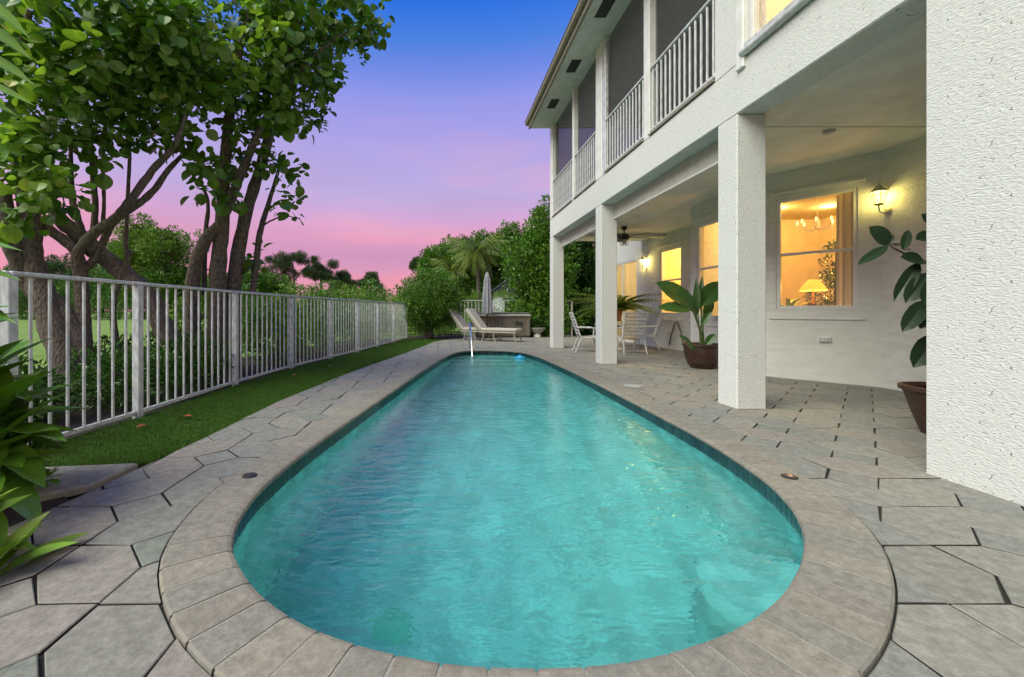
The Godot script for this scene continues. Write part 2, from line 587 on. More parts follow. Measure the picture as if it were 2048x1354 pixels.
func out_at(i: int) -> Vector2:
	var k := pool_in.size()
	var t := (pool_in[(i + 1) % k] - pool_in[(i + k - 1) % k]).normalized()
	return Vector2(t.y, -t.x) * orient()

var _orient := 0.0
func orient() -> float:
	if _orient == 0.0:
		var a := 0.0
		for i in pool_in.size():
			a += pool_in[i].cross(pool_in[(i + 1) % pool_in.size()])
		_orient = 1.0 if a > 0.0 else -1.0
	return _orient

func span(depth: float) -> Vector2:
	var lo := 99.0
	var hi := -99.0
	var k := pool_in.size()
	for i in k:
		var a := pool_in[i]
		var b := pool_in[(i + 1) % k]
		if (a.y - depth) * (b.y - depth) <= 0.0 and absf(a.y - b.y) > 1e-9:
			var x := lerpf(a.x, b.x, (depth - a.y) / (b.y - a.y))
			lo = minf(lo, x)
			hi = maxf(hi, x)
	return Vector2(lo, hi)

# ---------------------------------------------------------------- ground, deck, pool
func rect(x0: float, d0: float, x1: float, d1: float) -> PackedVector2Array:
	return PackedVector2Array([Vector2(x0, d0), Vector2(x1, d0), Vector2(x1, d1), Vector2(x0, d1)])

func setting() -> void:
	var hole := PackedVector2Array()
	for i in pool_in.size():
		hole.append(pool_in[i] + out_at(i) * 0.06)
	var b := MB.new()
	for r in [rect(-420, -60, 0.9, 700), rect(0.9, -60, 420, 700)]:
		for p in Geometry2D.clip_polygons(r, hole):
			b.prism(p, -0.32, -0.06)
	structure("ground", b, M.lawn)
	b = MB.new()
	var deck := deck_edge.duplicate()
	deck.append_array([Vector2(7.0, 19.6), Vector2(7.0, -0.8)])
	for r in [rect(-5, -5, 0.9, 30), rect(0.9, -5, 12, 30)]:
		for q in Geometry2D.intersect_polygons(deck, r):
			for p in Geometry2D.clip_polygons(q, hole):
				b.prism(p, -0.059, -0.014)
	var d := structure("patio_deck", b, M.joint)
	pavers(d, deck)
	# turf strip between the deck and the fence
	b = MB.new()
	var strip := PackedVector2Array([Vector2(-2.75, 2.98), Vector2(-2.13, 3.05)])
	for i in range(5, 13):
		strip.append(deck_edge[i])
	strip.append_array([Vector2(-1.3, 16.9), Vector2(-1.62, 14.9), Vector2(-1.93, 13.2), Vector2(-2.2, 11.4), Vector2(-2.52, 9.84), Vector2(-2.84, 8.2), Vector2(-3.04, 6.36), Vector2(-3.14, 4.43), Vector2(-3.24, 3.3)])
	b.prism(strip, -0.055, -0.012)
	structure("turf_strip", b, M.turf_base)
	turf(strip)
	b = MB.new()
	b.prism(PackedVector2Array([Vector2(-4.4, 0.2), Vector2(-2.29, 0.2), Vector2(-2.28, 1.2), Vector2(-2.22, 2.12), Vector2(-2.17, 2.5), Vector2(-2.9, 2.96), Vector2(-4.4, 3.0)]), -0.055, -0.02)
	structure("planting_bed", b, M.soil)
	b = MB.new()
	b.prism(PackedVector2Array([Vector2(-1.42, 16.2), Vector2(-0.22, 15.6), Vector2(0.25, 16.6), Vector2(0.95, 17.7), Vector2(1.2, 20.4), Vector2(-1.6, 19.4)]), -0.055, -0.015)
	structure("shrub_bed", b, M.soil)
	b = MB.new()
	b.prism(PackedVector2Array([Vector2(-9, 3.0), Vector2(-3.28, 3.0), Vector2(-3.18, 4.5), Vector2(-3.08, 6.4), Vector2(-2.88, 8.2), Vector2(-2.56, 9.9), Vector2(-2.24, 11.4), Vector2(-1.97, 13.2), Vector2(-1.66, 14.9), Vector2(-1.4, 17.5), Vector2(-3.6, 17.5), Vector2(-4.6, 11), Vector2(-5.3, 8.2), Vector2(-6.6, 7.0), Vector2(-9, 6.6)]), -0.055, -0.03)
	structure("outer_bed", b, M.soil)
	pool()

func pavers(parent: Node, deck: PackedVector2Array) -> void:
	var s := 0.40
	var cut := 0.17
	var o := Vector2(2.31, 2.0)
	var cells := []
	var near_out := PackedVector2Array()
	for i in pool_in.size():
		near_out.append(pool_in[i] + out_at(i) * 0.264)
	for i in range(-14, 14):
		for j in range(-8, 46):
			var p := o + Vector2(i, j) * s
			var g := 0.0052
			if (i + j) % 2 == 0:
				cells.append(PackedVector2Array([p + Vector2(g, g), p + Vector2(s - cut - g * 0.4, g), p + Vector2(s - g, cut + g * 0.4), p + Vector2(s - g, s - g), p + Vector2(cut + g * 0.4, s - g), p + Vector2(g, s - cut - g * 0.4)]))
			else:
				cells.append(PackedVector2Array([p + Vector2(cut + g * 0.4, g), p + Vector2(s - g, g), p + Vector2(s - g, s - cut - g * 0.4), p + Vector2(s - cut - g * 0.4, s - g), p + Vector2(g, s - g), p + Vector2(g, cut + g * 0.4)]))
				var h := cut - g * 1.41
				cells.append(PackedVector2Array([p + Vector2(-h, 0), p + Vector2(0, -h), p + Vector2(h, 0), p + Vector2(0, h)]))
	var bits := []
	for c in cells:
		for i in c.size():
			c[i] += Vector2(rnd(-0.004, 0.004), rnd(-0.004, 0.004))
		for q in Geometry2D.intersect_polygons(c, deck):
			for p in Geometry2D.clip_polygons(q, near_out):
				var a := 0.0
				var mid := Vector2.ZERO
				for i in p.size():
					a += p[i].cross(p[(i + 1) % p.size()])
					mid += p[i]
				mid /= p.size()
				if absf(a) * 0.5 < 0.0015:
					continue
				# in the camera's wedge first, then by nearness
				var seen := mid.y > 0.9 and mid.x < 1.45 * mid.y + 0.3 and mid.x > -1.12 * mid.y - 0.3 and mid.x < 6.8
				if mid.x > 3.7 and mid.y < 3.0:
					seen = false
				bits.append([(0.0 if seen else 100.0) + mid.length() - (0.4 if absf(a) > 0.2 else 0.0), p, c.size() == 4])
	bits.sort_custom(func(a, b): return a[0] < b[0])
	var rest := []
	for i in 6:
		var r := MB.new()
		r.side = MB.new()
		rest.append(r)
	for k in bits.size():
		var y := rnd(-0.0022, 0.0022)
		var which := rng.randi() % 5
		if bits[k][2] and rng.randf() < 0.6:
			which = 5 if rng.randf() < 0.4 else 3
		if k < 300:
			var b := MB.new()
			b.side = MB.new()
			b.prism(bits[k][1], -0.016, y, 0.004)
			jointed("paver", b, M["paver%d" % which], parent)
		else:
			rest[which].prism(bits[k][1], -0.016, y, 0.004)
	for i in 6:
		if rest[i].v.size():
			var o2 := jointed("distant_paving", rest[i], M["paver%d" % i], parent)
			o2.set_meta("kind", "stuff")

func jointed(called: String, b: MB, m: Material, parent: Node) -> MeshInstance3D:
	var o := MeshInstance3D.new()
	o.name = called
	o.mesh = b.done()
	o.mesh.surface_set_material(0, m)
	if o.mesh.get_surface_count() > 1:
		o.mesh.surface_set_material(1, M.joint)
	parent.add_child(o, true)
	return o

func turf(strip: PackedVector2Array) -> void:
	var tuft := MB.new()
	for i in 7:
		var a := TAU * i / 7.0 + rnd(-0.3, 0.3)
		var d := Vector3(cos(a), 0, sin(a))
		var sx := Vector3(-d.z, 0, d.x)
		var q := d * rnd(0.0, 0.012)
		var tip := q + d * rnd(0.004, 0.02) + Vector3.UP * rnd(0.018, 0.03)
		tuft.tri(q - sx * 0.0022, q + sx * 0.0022, tip, d + Vector3.UP)
	var xf := []
	var cols := []
	for k in 90000:
		var t := rng.randf()
		var dep := 2.9 + 14.0 * t * t
		var p := Vector2(rnd(-3.3, 0.3), dep)
		if Geometry2D.is_point_in_polygon(p, strip):
			var s := rnd(0.8, 1.25) * (1.0 + dep * 0.07)
			xf.append(Transform3D(Basis(Vector3.UP, rnd(0, TAU)).scaled(Vector3(s, rnd(0.8, 1.2), s)), P(p.x, -0.013, p.y)))
			var g := rnd(0.65, 1.25)
			cols.append(Color(g * rnd(0.85, 1.2), g, g * 0.9))
	var o := copies("turf_grass", tuft.done(), M.grass_blade, self, xf, cols)
	tag(o, "short dark green artificial turf between fence and paving", "grass", "", "stuff")
	# a few fallen leaves
	for q in [[-2.55, 4.35, 1], [-2.45, 7.1, 1], [-2.2, 8.3, 0], [-2.75, 4.0, 0]]:
		var b := MB.new()
		b.leaf([0.0, 0.28, 0.34, 0.25, 0.0], 0.35, 0.2)
		var lf := put("fallen_leaf", b, M.red_leaf, self, aim(P(q[0], 0.022, q[1]), Vector3(rnd(-1, 1), 0.1, rnd(-1, 1)), Vector3.UP, 0.11))
		tag(lf, "dry reddish leaf lying on the turf beside the fence", "leaf", "fallen leaves on the turf")

func pool() -> void:
	var k := pool_in.size()
	var depth_at := func(z: float) -> float: return -1.45 if z < 8.0 else lerpf(-1.45, -1.1, clampf((z - 8.0) / 2.5, 0.0, 1.0))
	var b := MB.new()
	for i in k:
		var j := (i + 1) % k
		var a := pool_in[i] + out_at(i) * 0.02
		var c := pool_in[j] + out_at(j) * 0.02
		var nn := -out_at(i)
		b.quad(P(a.x, -0.03, a.y), P(c.x, -0.03, c.y), P(c.x, -1.5, c.y), P(a.x, -1.5, a.y), Vector3(nn.x, 0, -nn.y))
	var rows := 60
	for r in rows:
		var z0 := lerpf(1.281, 11.839, float(r) / rows)
		var z1 := lerpf(1.281, 11.839, float(r + 1) / rows)
		var s0 := span(z0)
		var s1 := span(z1)
		b.quad(P(s0.x - 0.03, depth_at.call(z0), z0), P(s0.y + 0.03, depth_at.call(z0), z0), P(s1.y + 0.03, depth_at.call(z1), z1), P(s1.x - 0.03, depth_at.call(z1), z1), Vector3.UP)
	var shell := structure("pool_basin", b, M.plaster)
	# underwater steps at the shallow end and the corner seat
	for s in [[11.25, -0.33], [10.85, -0.62], [10.45, -0.88]]:
		var poly := PackedVector2Array()
		for p in pool_in:
			poly.append(p)
		b = MB.new()
		for q in Geometry2D.intersect_polygons(poly, rect(-3, s[0], 5, 13)):
			b.prism(q, -1.4, s[1], 0.03)
		put("step", b, M.plaster, shell)
	b = MB.new()
	b.lathe([Vector2(0.36, -1.45), Vector2(0.36, -0.52), Vector2(0.34, -0.47), Vector2(0.30, -0.45), Vector2(0.001, -0.44)], 40, P(1.66, 0, 2.1))
	put("corner_seat", b, M.plaster, shell)
	b = MB.new()
	b.lathe([Vector2(0.13, 0.0), Vector2(0.13, 0.015), Vector2(0.10, 0.03), Vector2(0.001, 0.035)], 24, P(-0.30, -1.45, 2.62))
	put("main_drain", b, M.drain, shell)
	# waterline tiles, one course
	for i in range(0, k, 1):
		var j := (i + 1) % k
		var a := pool_in[i] + out_at(i) * 0.012
		var c := pool_in[j] + out_at(j) * 0.012
		b = MB.new()
		var dir := Vector3(c.x - a.x, 0, a.y - c.y)
		var nn := out_at(i) + out_at(j)
		var x := dir.normalized()
		var mid := (P(a.x, 0, a.y) + P(c.x, 0, c.y)) * 0.5
		b.box(mid + Vector3(0, -0.107, 0), Vector3(dir.length() - 0.004, 0.15, 0.012), Basis(x, Vector3.UP, x.cross(Vector3.UP)), 0.002)
		put("waterline_tile", b, M["tile%d" % (rng.randi() % 3)], shell)
	# coping: one bullnosed stone per two steps
	var cop := Node3D.new()
	cop.name = "pool_coping"
	add_child(cop)
	cop.set_meta("kind", "structure")
	var bed := MB.new()
	var inner := []
	for i in k:
		inner.append(pool_in[i])
	for i in k:
		var j := (i + 1) % k
		var o0 := out_at(i)
		var o1 := out_at(j)
		var bs := [Vector2(-0.006, -0.028), Vector2(-0.017, -0.02), Vector2(-0.021, -0.006), Vector2(-0.014, 0.004), Vector2(0.002, 0.0095), Vector2(0.03, 0.0112), Vector2(0.247, 0.0112), Vector2(0.247, -0.059)]
		for q in bs.size() - 1:
			var a0: Vector2 = pool_in[i] + o0 * bs[q].x
			var a1: Vector2 = pool_in[i] + o0 * bs[q + 1].x
			var c0: Vector2 = pool_in[j] + o1 * bs[q].x
			var c1: Vector2 = pool_in[j] + o1 * bs[q + 1].x
			bed.quad(P(a0.x, bs[q].y, a0.y), P(a1.x, bs[q + 1].y, a1.y), P(c1.x, bs[q + 1].y, c1.y), P(c0.x, bs[q].y, c0.y), P(-o0.x, 0.2, -o0.y) if q < 4 else (Vector3.UP if q < 6 else P(o0.x, 0, o0.y)))
	put("mortar_bed", bed, M.mortar, cop)
	# section across a stone: distance from the water's edge, height
	var sec := [Vector2(0.0, -0.032), Vector2(-0.018, -0.026), Vector2(-0.027, -0.008), Vector2(-0.020, 0.006), Vector2(-0.002, 0.0125), Vector2(0.03, 0.0145), Vector2(0.247, 0.0135), Vector2(0.256, 0.006), Vector2(0.259, -0.02)]
	for i in range(0, k, 2):
		var m := (i + 1) % k
		var j := (i + 2) % k
		b = MB.new()
		var gap := 0.0068
		var ends := []
		var tdir := (pool_in[j] - pool_in[i]).normalized()
		var yo := rnd(-0.0012, 0.0012)
		for e in [[i, 1.0], [m, 0.0], [j, -1.0]]:
			var ring := []
			var oo := out_at(e[0])
			for q in sec:
				var pt: Vector2 = pool_in[e[0]] + oo * q.x + tdir * gap * e[1]
				ring.append(P(pt.x, q.y + yo, pt.y))
			ends.append(ring)
		var mid3 := (P(pool_in[m].x, -0.01, pool_in[m].y) + P(out_at(m).x, 0, out_at(m).y) * 0.13)
		for r in 2:
			for q in sec.size() - 1:
				var ctr: Vector3 = (ends[r][q] + ends[r + 1][q + 1]) * 0.5
				b.quad(ends[r][q], ends[r + 1][q], ends[r + 1][q + 1], ends[r][q + 1], (ctr - mid3) * Vector3(1, 6, 1))
			b.quad(ends[r][0], ends[r + 1][0], ends[r + 1][8], ends[r][8], Vector3.DOWN)
		for e in [0, 2]:
			for q in range(1, sec.size() - 1):
				b.tri(ends[e][0], ends[e][q], ends[e][q + 1], P(tdir.x, 0, tdir.y) * (-1.0 if e == 0 else 1.0))
		put("coping_stone", b, M["coping%d" % (rng.randi() % 4)], cop)
	# water: a rippled sheet
	b = MB.new()
	var f1 := FastNoiseLite.new()
	f1.seed = 3
	f1.frequency = 0.9
	f1.fractal_octaves = 2
	var f2 := FastNoiseLite.new()
	f2.seed = 8
	f2.frequency = 4.2
	f2.fractal_octaves = 3
	var hgt := func(x: float, z: float) -> float:
		var wx := x + 0.12 * f1.get_noise_2d(z * 1.3, x * 1.1 + 40.0)
		var calm := 0.55 + 0.45 * clampf(f1.get_noise_2d(x * 0.5 + 9.0, z * 0.4) * 2.5 + 0.4, 0.0, 1.0)
		return -0.118 + calm * (0.0045 * f1.get_noise_2d(wx * 1.2, z * 2.2) + 0.0052 * f2.get_noise_2d(wx * 1.15, z * 2.1) + 0.0011 * f2.get_noise_2d(wx * 3.4 + 7.0, z * 5.6))
	var nr := 760
	var nc := 220
	var grid := []
	for r in nr + 1:
		var t := float(r) / nr
		var z := lerpf(1.281, 11.839, t * t * 0.45 + t * 0.55)
		var s := span(z)
		var row := []
		for q in nc + 1:
			var x := lerpf(s.x - 0.018, s.y + 0.018, float(q) / nc)
			var y: float = hgt.call(x, z)
			var e := 0.004
			var nn := Vector3(y - hgt.call(x + e, z), e, -(y - hgt.call(x, z + e))).normalized()
			row.append([P(x, y, z), nn])
		grid.append(row)
	for r in nr:
		for q in nc:
			var A = grid[r][q]
			var B = grid[r][q + 1]
			var C = grid[r + 1][q + 1]
			var D = grid[r + 1][q]
			b.trin(A[0], B[0], C[0], A[1], B[1], C[1])
			b.trin(A[0], C[0], D[0], A[1], C[1], D[1])
	structure("pool_water", b, M.water)
	# fittings
	var lid := MB.new()
	lid.lathe([Vector2(0.13, 0.0), Vector2(0.13, 0.006), Vector2(0.122, 0.009), Vector2(0.001, 0.010)], 32)
	var o := put("skimmer_lid", lid, M.pale_stone, self, Transform3D(Basis(), P(2.80, 0.004, 6.2)))
	tag(o, "round pale skimmer lid set in the paving beside the pool coping", "skimmer lid")
	for q in [[2.28, 2.78, "round black cap with a grey centre set in the coping towards the house", 0], [-1.26, 2.80, "dark oval anchor cap on the coping beside the turf", 1]]:
		var t := thing("anchor_cap", q[2], "deck cap", P(q[0], 0.0135, q[1]))
		b = MB.new()
		b.lathe([Vector2(0.045, 0.0), Vector2(0.045, 0.006), Vector2(0.038, 0.010), Vector2(0.001, 0.010)], 24)
		put("ring", b, M.black_metal, t)
		b = MB.new()
		b.lathe([Vector2(0.019, 0.0095), Vector2(0.016, 0.0125), Vector2(0.001, 0.013)], 16)
		put("centre", b, M.steel if q[3] == 0 else M.dark_vent, t)
	var fl := thing("chlorine_floater", "small bright blue plastic floater on the pool water", "pool float", P(2.02, -0.13, 10.9))
	b = MB.new()
	b.lathe([Vector2(0.02, -0.08), Vector2(0.06, -0.06), Vector2(0.06, 0.0), Vector2(0.13, 0.01), Vector2(0.14, 0.03), Vector2(0.13, 0.055), Vector2(0.06, 0.065), Vector2(0.001, 0.065)], 24)
	put("body", b, M.blue_plastic, fl)
	b = MB.new()
	b.lathe([Vector2(0.05, 0.064), Vector2(0.05, 0.09), Vector2(0.04, 0.1), Vector2(0.001, 0.1)], 18)
	put("cap", b, M.blue_plastic, fl)
	# flagstone step by the planting bed
	b = MB.new()
	b.prism(PackedVector2Array([Vector2(-2.95, 2.93), Vector2(-2.16, 3.03), Vector2(-2.19, 2.66), Vector2(-2.42, 2.42), Vector2(-2.86, 2.46)]), -0.03, 0.02, 0.012)
	o = put("stepping_slab", b, M.paver0, self)
	tag(o, "large grey stone slab lying between turf and planting bed", "stone slab")

# ---------------------------------------------------------------- house
func wall(called: String, p0: Vector2, p1: Vector2, y0: float, y1: float, th: float, inn: Vector2, openings: Array, m: Material, parent: Node) -> void:
	var b := MB.new()
	var e := p1 - p0
	var L := e.length()
	var t := e / L
	var nn := Vector2(-t.y, t.x)
	if nn.dot(inn) < 0.0:
		nn = -nn
	var bx := Vector3(t.x, 0, -t.y)
	var bz := Vector3(nn.x, 0, -nn.y)
	var basis := Basis(bx, Vector3.UP, bz)
	var blk := func(s0: float, s1: float, ya: float, yb: float) -> void:
		if s1 - s0 > 0.001 and yb - ya > 0.001:
			var c := p0 + t * (s0 + s1) * 0.5 + nn * th * 0.5
			b.box(P(c.x, (ya + yb) * 0.5, c.y), Vector3(s1 - s0, yb - ya, th), basis)
	var s := 0.0
	for o in openings:
		blk.call(s, o[0], y0, y1)
		blk.call(o[0], o[1], y0, o[2])
		blk.call(o[0], o[1], o[3], y1)
		s = o[1]
	blk.call(s, L, y0, y1)
	put(called, b, m, parent)

# a sash window filling an opening s0..s1, y0..y1 of the wall p0 -> p1
func window(p0: Vector2, p1: Vector2, inn: Vector2, o: Array, mid_y: float, parent: Node, hood := true) -> void:
	var t := (p1 - p0).normalized()
	var nn := Vector2(-t.y, t.x)
	if nn.dot(inn) < 0.0:
		nn = -nn
	var basis := Basis(Vector3(t.x, 0, -t.y), Vector3.UP, Vector3(nn.x, 0, -nn.y))
	var at := Transform3D(basis, P(p0.x, 0, p0.y))
	var w := Node3D.new()
	w.name = "window"
	parent.add_child(w, true)
	w.transform = at
	var f := 0.055
	var fr := MB.new()
	fr.box(Vector3(o[0] + f / 2, (o[2] + o[3]) / 2, 0.05), Vector3(f, o[3] - o[2], 0.07), Basis(), 0.006)
	fr.box(Vector3(o[1] - f / 2, (o[2] + o[3]) / 2, 0.05), Vector3(f, o[3] - o[2], 0.07), Basis(), 0.006)
	fr.box(Vector3((o[0] + o[1]) / 2, o[3] - f / 2, 0.05), Vector3(o[1] - o[0] - 2 * f, f, 0.07), Basis(), 0.006)
	fr.box(Vector3((o[0] + o[1]) / 2, o[2] + f / 2, 0.05), Vector3(o[1] - o[0] - 2 * f, f, 0.07), Basis(), 0.006)
	put("frame", fr, M.trim, w)
	if mid_y > 0.0:
		var r := MB.new()
		r.box(Vector3((o[0] + o[1]) / 2, mid_y, 0.055), Vector3(o[1] - o[0] - 2 * f, 0.045, 0.05), Basis(), 0.005)
		put("meeting_rail", r, M.trim, w)
	var lo := [[o[2] + f, o[3] - f]] if mid_y <= 0.0 else [[o[2] + f, mid_y - 0.0225], [mid_y + 0.0225, o[3] - f]]
	for q in lo:
		var g := MB.new()
		g.quad(Vector3(o[0] + f, q[0], 0.055), Vector3(o[1] - f, q[0], 0.055), Vector3(o[1] - f, q[1], 0.055), Vector3(o[0] + f, q[1], 0.055), Vector3(0, 0, -1))
		put("pane", g, M.glass, w)
	if hood:
		var h := MB.new()
		h.box(Vector3((o[0] + o[1]) / 2, o[3] + 0.09, -0.028), Vector3(o[1] - o[0] + 0.16, 0.05, 0.052), Basis(), 0.008)
		h.box(Vector3((o[0] + o[1]) / 2, o[3] + 0.053, -0.012), Vector3(o[1] - o[0] + 0.14, 0.02, 0.02))
		put("shutter_track", h, M.trim, w)
		h = MB.new()
		h.box(Vector3((o[0] + o[1]) / 2, o[2] - 0.15, -0.014), Vector3(o[1] - o[0] + 0.18, 0.03, 0.026), Basis(), 0.006)
		put("sill", h, M.trim, w)

func house() -> void:
	var h := thing("stucco_house", "white two-storey stucco house with columned porch and screened balcony", "house")
	var B := func(called: String, x0: float, x1: float, y0: float, y1: float, d0: float, d1: float, m: Material, bev := 0.0) -> MeshInstance3D:
		var b := MB.new()
		b.box(P((x0 + x1) / 2, (y0 + y1) / 2, (d0 + d1) / 2), Vector3(x1 - x0, y1 - y0, d1 - d0), Basis(), bev)
		return put(called, b, m, h)
	# columns and the beam they carry
	for d in [4.74, 8.75, 12.55]:
		B.call("column", 3.3, 3.63, -0.02, 3.30, d, d + 0.33, M.stucco, 0.012)
		var k := MB.new()
		k.box(P(3.465, 0.006, d + 0.165), Vector3(0.35, 0.012, 0.35))
		put("column_foot", k, M.mortar, h)
	B.call("beam", 3.302, 3.63, 3.301, 3.86, 2.901, 12.88, M.stucco, 0.012)
	B.call("end_beam", 3.63, 6.9, 3.301, 3.86, 12.56, 12.87, M.stucco)
	# the solid front wall near the camera and the porch's end wall
	B.call("front_wall", 3.3, 3.64, -0.02, 3.859, -3.0, 2.9, M.stucco, 0.012)
	B.call("end_wall", 3.64, 9.8, -0.02, 3.4, 1.7, 1.9, M.stucco)
	B.call("porch_ceiling", 3.63, 6.95, 3.40, 3.50, 1.9, 14.0, M.ceiling)
	B.call("floor_slab", 3.63, 10.0, 3.50, 3.858, -3.0, 12.559, M.ceiling)
	B.call("rear_slab", 6.9, 10.0, 3.50, 3.858, 12.56, 17.6, M.ceiling)
	B.call("ceiling_joint", 3.64, 6.5, 3.394, 3.4, 5.30, 5.308, M.valance)
	for d in [[5.07, 8.75], [9.08, 12.55]]:
		B.call("screen_valance", 3.56, 3.60, 3.02, 3.395, d[0], d[1], M.valance)
		B.call("valance_rail", 3.55, 3.61, 2.995, 3.02, d[0], d[1], M.trim)
	# rear wall of the porch with its bay
	var inn := Vector2(1, 0)
	var pc0 := Vector2(6.42, 1.9)
	var pc := Vector2(6.33, 6.11)
	var pb := Vector2(5.50, 7.19)
	var pe := Vector2(5.55, 9.45)
	var pr := Vector2(6.70, 10.4)
	var pd := Vector2(6.62, 14.05)
	var pf := Vector2(6.5, 17.6)
	wall("bay_wall", pc0, pc, -0.02, 3.4, 0.15, inn, [], M.lifted_porch_stucco, h)
	var ob := [0.135, 1.12, 1.13, 2.95]
	wall("bay_wall", pb, pc, -0.02, 3.4, 0.15, inn, [ob], M.lifted_porch_stucco, h)
	window(pb, pc, inn, ob, 2.03, h)
	var oe := [0.9, 2.02, 0.95, 2.95]
	wall("bay_wall", pb, pe, -0.02, 3.4, 0.15, inn, [oe], M.lifted_porch_stucco, h)
	window(pb, pe, inn, oe, 2.0, h)
	wall("bay_wall", pe, pr, -0.02, 3.4, 0.15, Vector2(1, -1), [], M.lifted_porch_stucco, h)
	var od := [1.4, 2.5, 1.0, 2.93]
	wall("porch_wall", pr, pd, -0.02, 3.4, 0.15, inn, [od], M.lifted_porch_stucco, h)
	window(pr, pd, inn, od, 2.0, h)
	var of := [0.3, 2.1, 0.02, 2.85]
	wall("wing_wall", pd, pf, -0.02, 6.8, 0.15, inn, [of], M.stucco, h)
	window(pd, pf, inn, of, -1.0, h, false)
	var fm := MB.new()
	fm.bar(P(6.545, 0.08, 15.25), P(6.545, 2.8, 15.25), 0.06, 0.07)
	put("door_stile", fm, M.trim, h)
	# rooms behind the windows
	var fl := MB.new()
	fl.prism(PackedVector2Array([Vector2(6.52, 1.9), Vector2(6.43, 6.16), Vector2(5.60, 7.23), Vector2(5.65, 9.40), Vector2(6.78, 10.36), Vector2(6.70, 14.05), Vector2(6.58, 17.6), Vector2(9.8, 17.6), Vector2(9.8, 1.9)]), -0.02, 0.015)
	put("room_floor", fl, M.room_floor, h)
	B.call("room_back_wall", 9.6, 9.8, 0.0, 3.5, 1.9, 17.6, M.warm_wall)
	B.call("room_ceiling", 6.95, 9.6, 3.42, 3.5, 1.9, 17.6, M.warm_wall)
	B.call("room_partition", 6.75, 9.6, 0.0, 3.42, 10.8, 10.95, M.warm_wall)
	B.call("room_partition", 6.75, 9.6, 0.0, 3.42, 13.6, 13.75, M.warm_wall)
	B.call("gable_wall", 6.5, 10.0, -0.02, 6.8, 17.6, 17.8, M.stucco)
	var bc := MB.new()
	bc.prism(PackedVector2Array([Vector2(5.7, 7.25), Vector2(6.5, 6.2), Vector2(6.95, 6.2), Vector2(6.95, 10.3), Vector2(6.8, 10.3), Vector2(5.72, 9.4)]), 3.385, 3.399, 0.0, true)
	put("bay_ceiling", bc, M.warm_wall, h)
	# upper storey: solid wall with a window near the camera
	var u0 := Vector2(3.302, 5.12)
	var u1 := Vector2(3.302, -3.0)
	var ou := [0.55, 3.3, 3.92, 6.2]
	wall("upper_wall", u0, u1, 3.861, 6.66, 0.2, inn, [ou], M.stucco, h)
	window(u0, u1, inn, ou, -1.0, h, false)
	var us := MB.new()
	us.tube([P(3.27, 3.90, 4.62), P(3.27, 3.90, 1.7)], [0.04], 12)
	us.box(P(3.28, 3.965, 3.16), Vector3(0.035, 0.03, 2.85))
	put("upper_sill", us, M.white_metal, h)
	var ub := MB.new()
	ub.box(P(3.292, 5.0, 4.66), Vector3(0.05, 2.5, 0.12), Basis(), 0.01)
	put("upper_casing", ub, M.trim, h)
	for i in 22:
		var s := MB.new()
		s.box(Vector3.ZERO, Vector3(0.088, 2.2, 0.004))
		put("blind_slat", s, M.blind, h, Transform3D(Basis(Vector3.UP, 0.55 + rnd(-0.08, 0.08)), P(3.60, 5.05, 4.36 - i * 0.118)))
	B.call("upper_room_wall", 6.5, 6.65, 3.86, 6.66, -3.0, 12.9, M.warm_wall)
	B.call("upper_partition", 3.51, 6.5, 3.86, 6.66, 5.0, 5.12, M.stucco)
	B.call("upper_end_wall", 3.3, 6.5, -0.02, 6.66, -3.2, -3.0, M.stucco)
	# screened balcony
	B.call("balcony_back_wall", 6.38, 6.49, 3.86, 6.66, 5.12, 12.9, M.stucco)
	B.call("balcony_post", 3.302, 3.5, 3.861, 6.66, 12.60, 12.88, M.trim, 0.01)
	B.call("balcony_post", 3.302, 3.42, 3.861, 6.66, 10.56, 10.70, M.trim, 0.008)
	B.call("balcony_post", 3.302, 3.5, 3.861, 6.66, 8.75, 9.08, M.trim, 0.01)
	B.call("balcony_post", 3.31, 3.38, 3.861, 6.66, 8.56, 8.74, M.white_metal, 0.01)
	B.call("balcony_post", 3.302, 3.44, 3.861, 6.66, 6.74, 6.93, M.trim, 0.008)
	for d in [[5.13, 6.73], [6.94, 8.55], [9.09, 10.55], [10.71, 12.59]]:
		var r := Node3D.new()
		r.name = "balcony_railing"
		h.add_child(r, true)
		var m := MB.new()
		m.box(P(3.33, 4.93, (d[0] + d[1]) / 2), Vector3(0.06, 0.045, d[1] - d[0]), Basis(), 0.01)
		put("top_rail", m, M.white_metal, r)
		m = MB.new()
		m.box(P(3.33, 3.95, (d[0] + d[1]) / 2), Vector3(0.05, 0.05, d[1] - d[0]), Basis(), 0.01)
		put("bottom_rail", m, M.white_metal, r)
		var cnt := int((d[1] - d[0]) / 0.118)
		var bm := MB.new()
		bm.box(Vector3.ZERO, Vector3(0.026, 0.935, 0.026), Basis(), 0.005)
		var mesh := bm.done()
		for i in cnt:
			part("baluster", mesh, M.white_metal, r, Transform3D(Basis(), P(3.33, 4.442, lerpf(d[0], d[1], (i + 0.5) / cnt))))
		var s := MB.new()
		s.quad(P(3.40, 3.87, d[0]), P(3.40, 3.87, d[1]), P(3.40, 6.65, d[1]), P(3.40, 6.65, d[0]), Vector3.LEFT)
		put("insect_screen", s, M.insect_screen, h)
		s = MB.new()
		s.box(P(3.32, 3.885, (d[0] + d[1]) / 2), Vector3(0.09, 0.02, d[1] - d[0]))
		put("balcony_sill", s, M.gutter, h)
	var fs := MB.new()
	fs.quad(P(3.5, 3.87, 12.8), P(6.38, 3.87, 12.8), P(6.38, 6.65, 12.8), P(3.5, 6.65, 12.8), Vector3.BACK)
	put("insect_screen", fs, M.insect_screen, h)
	B.call("end_railing", 3.5, 6.38, 4.9, 4.95, 12.84, 12.88, M.white_metal)
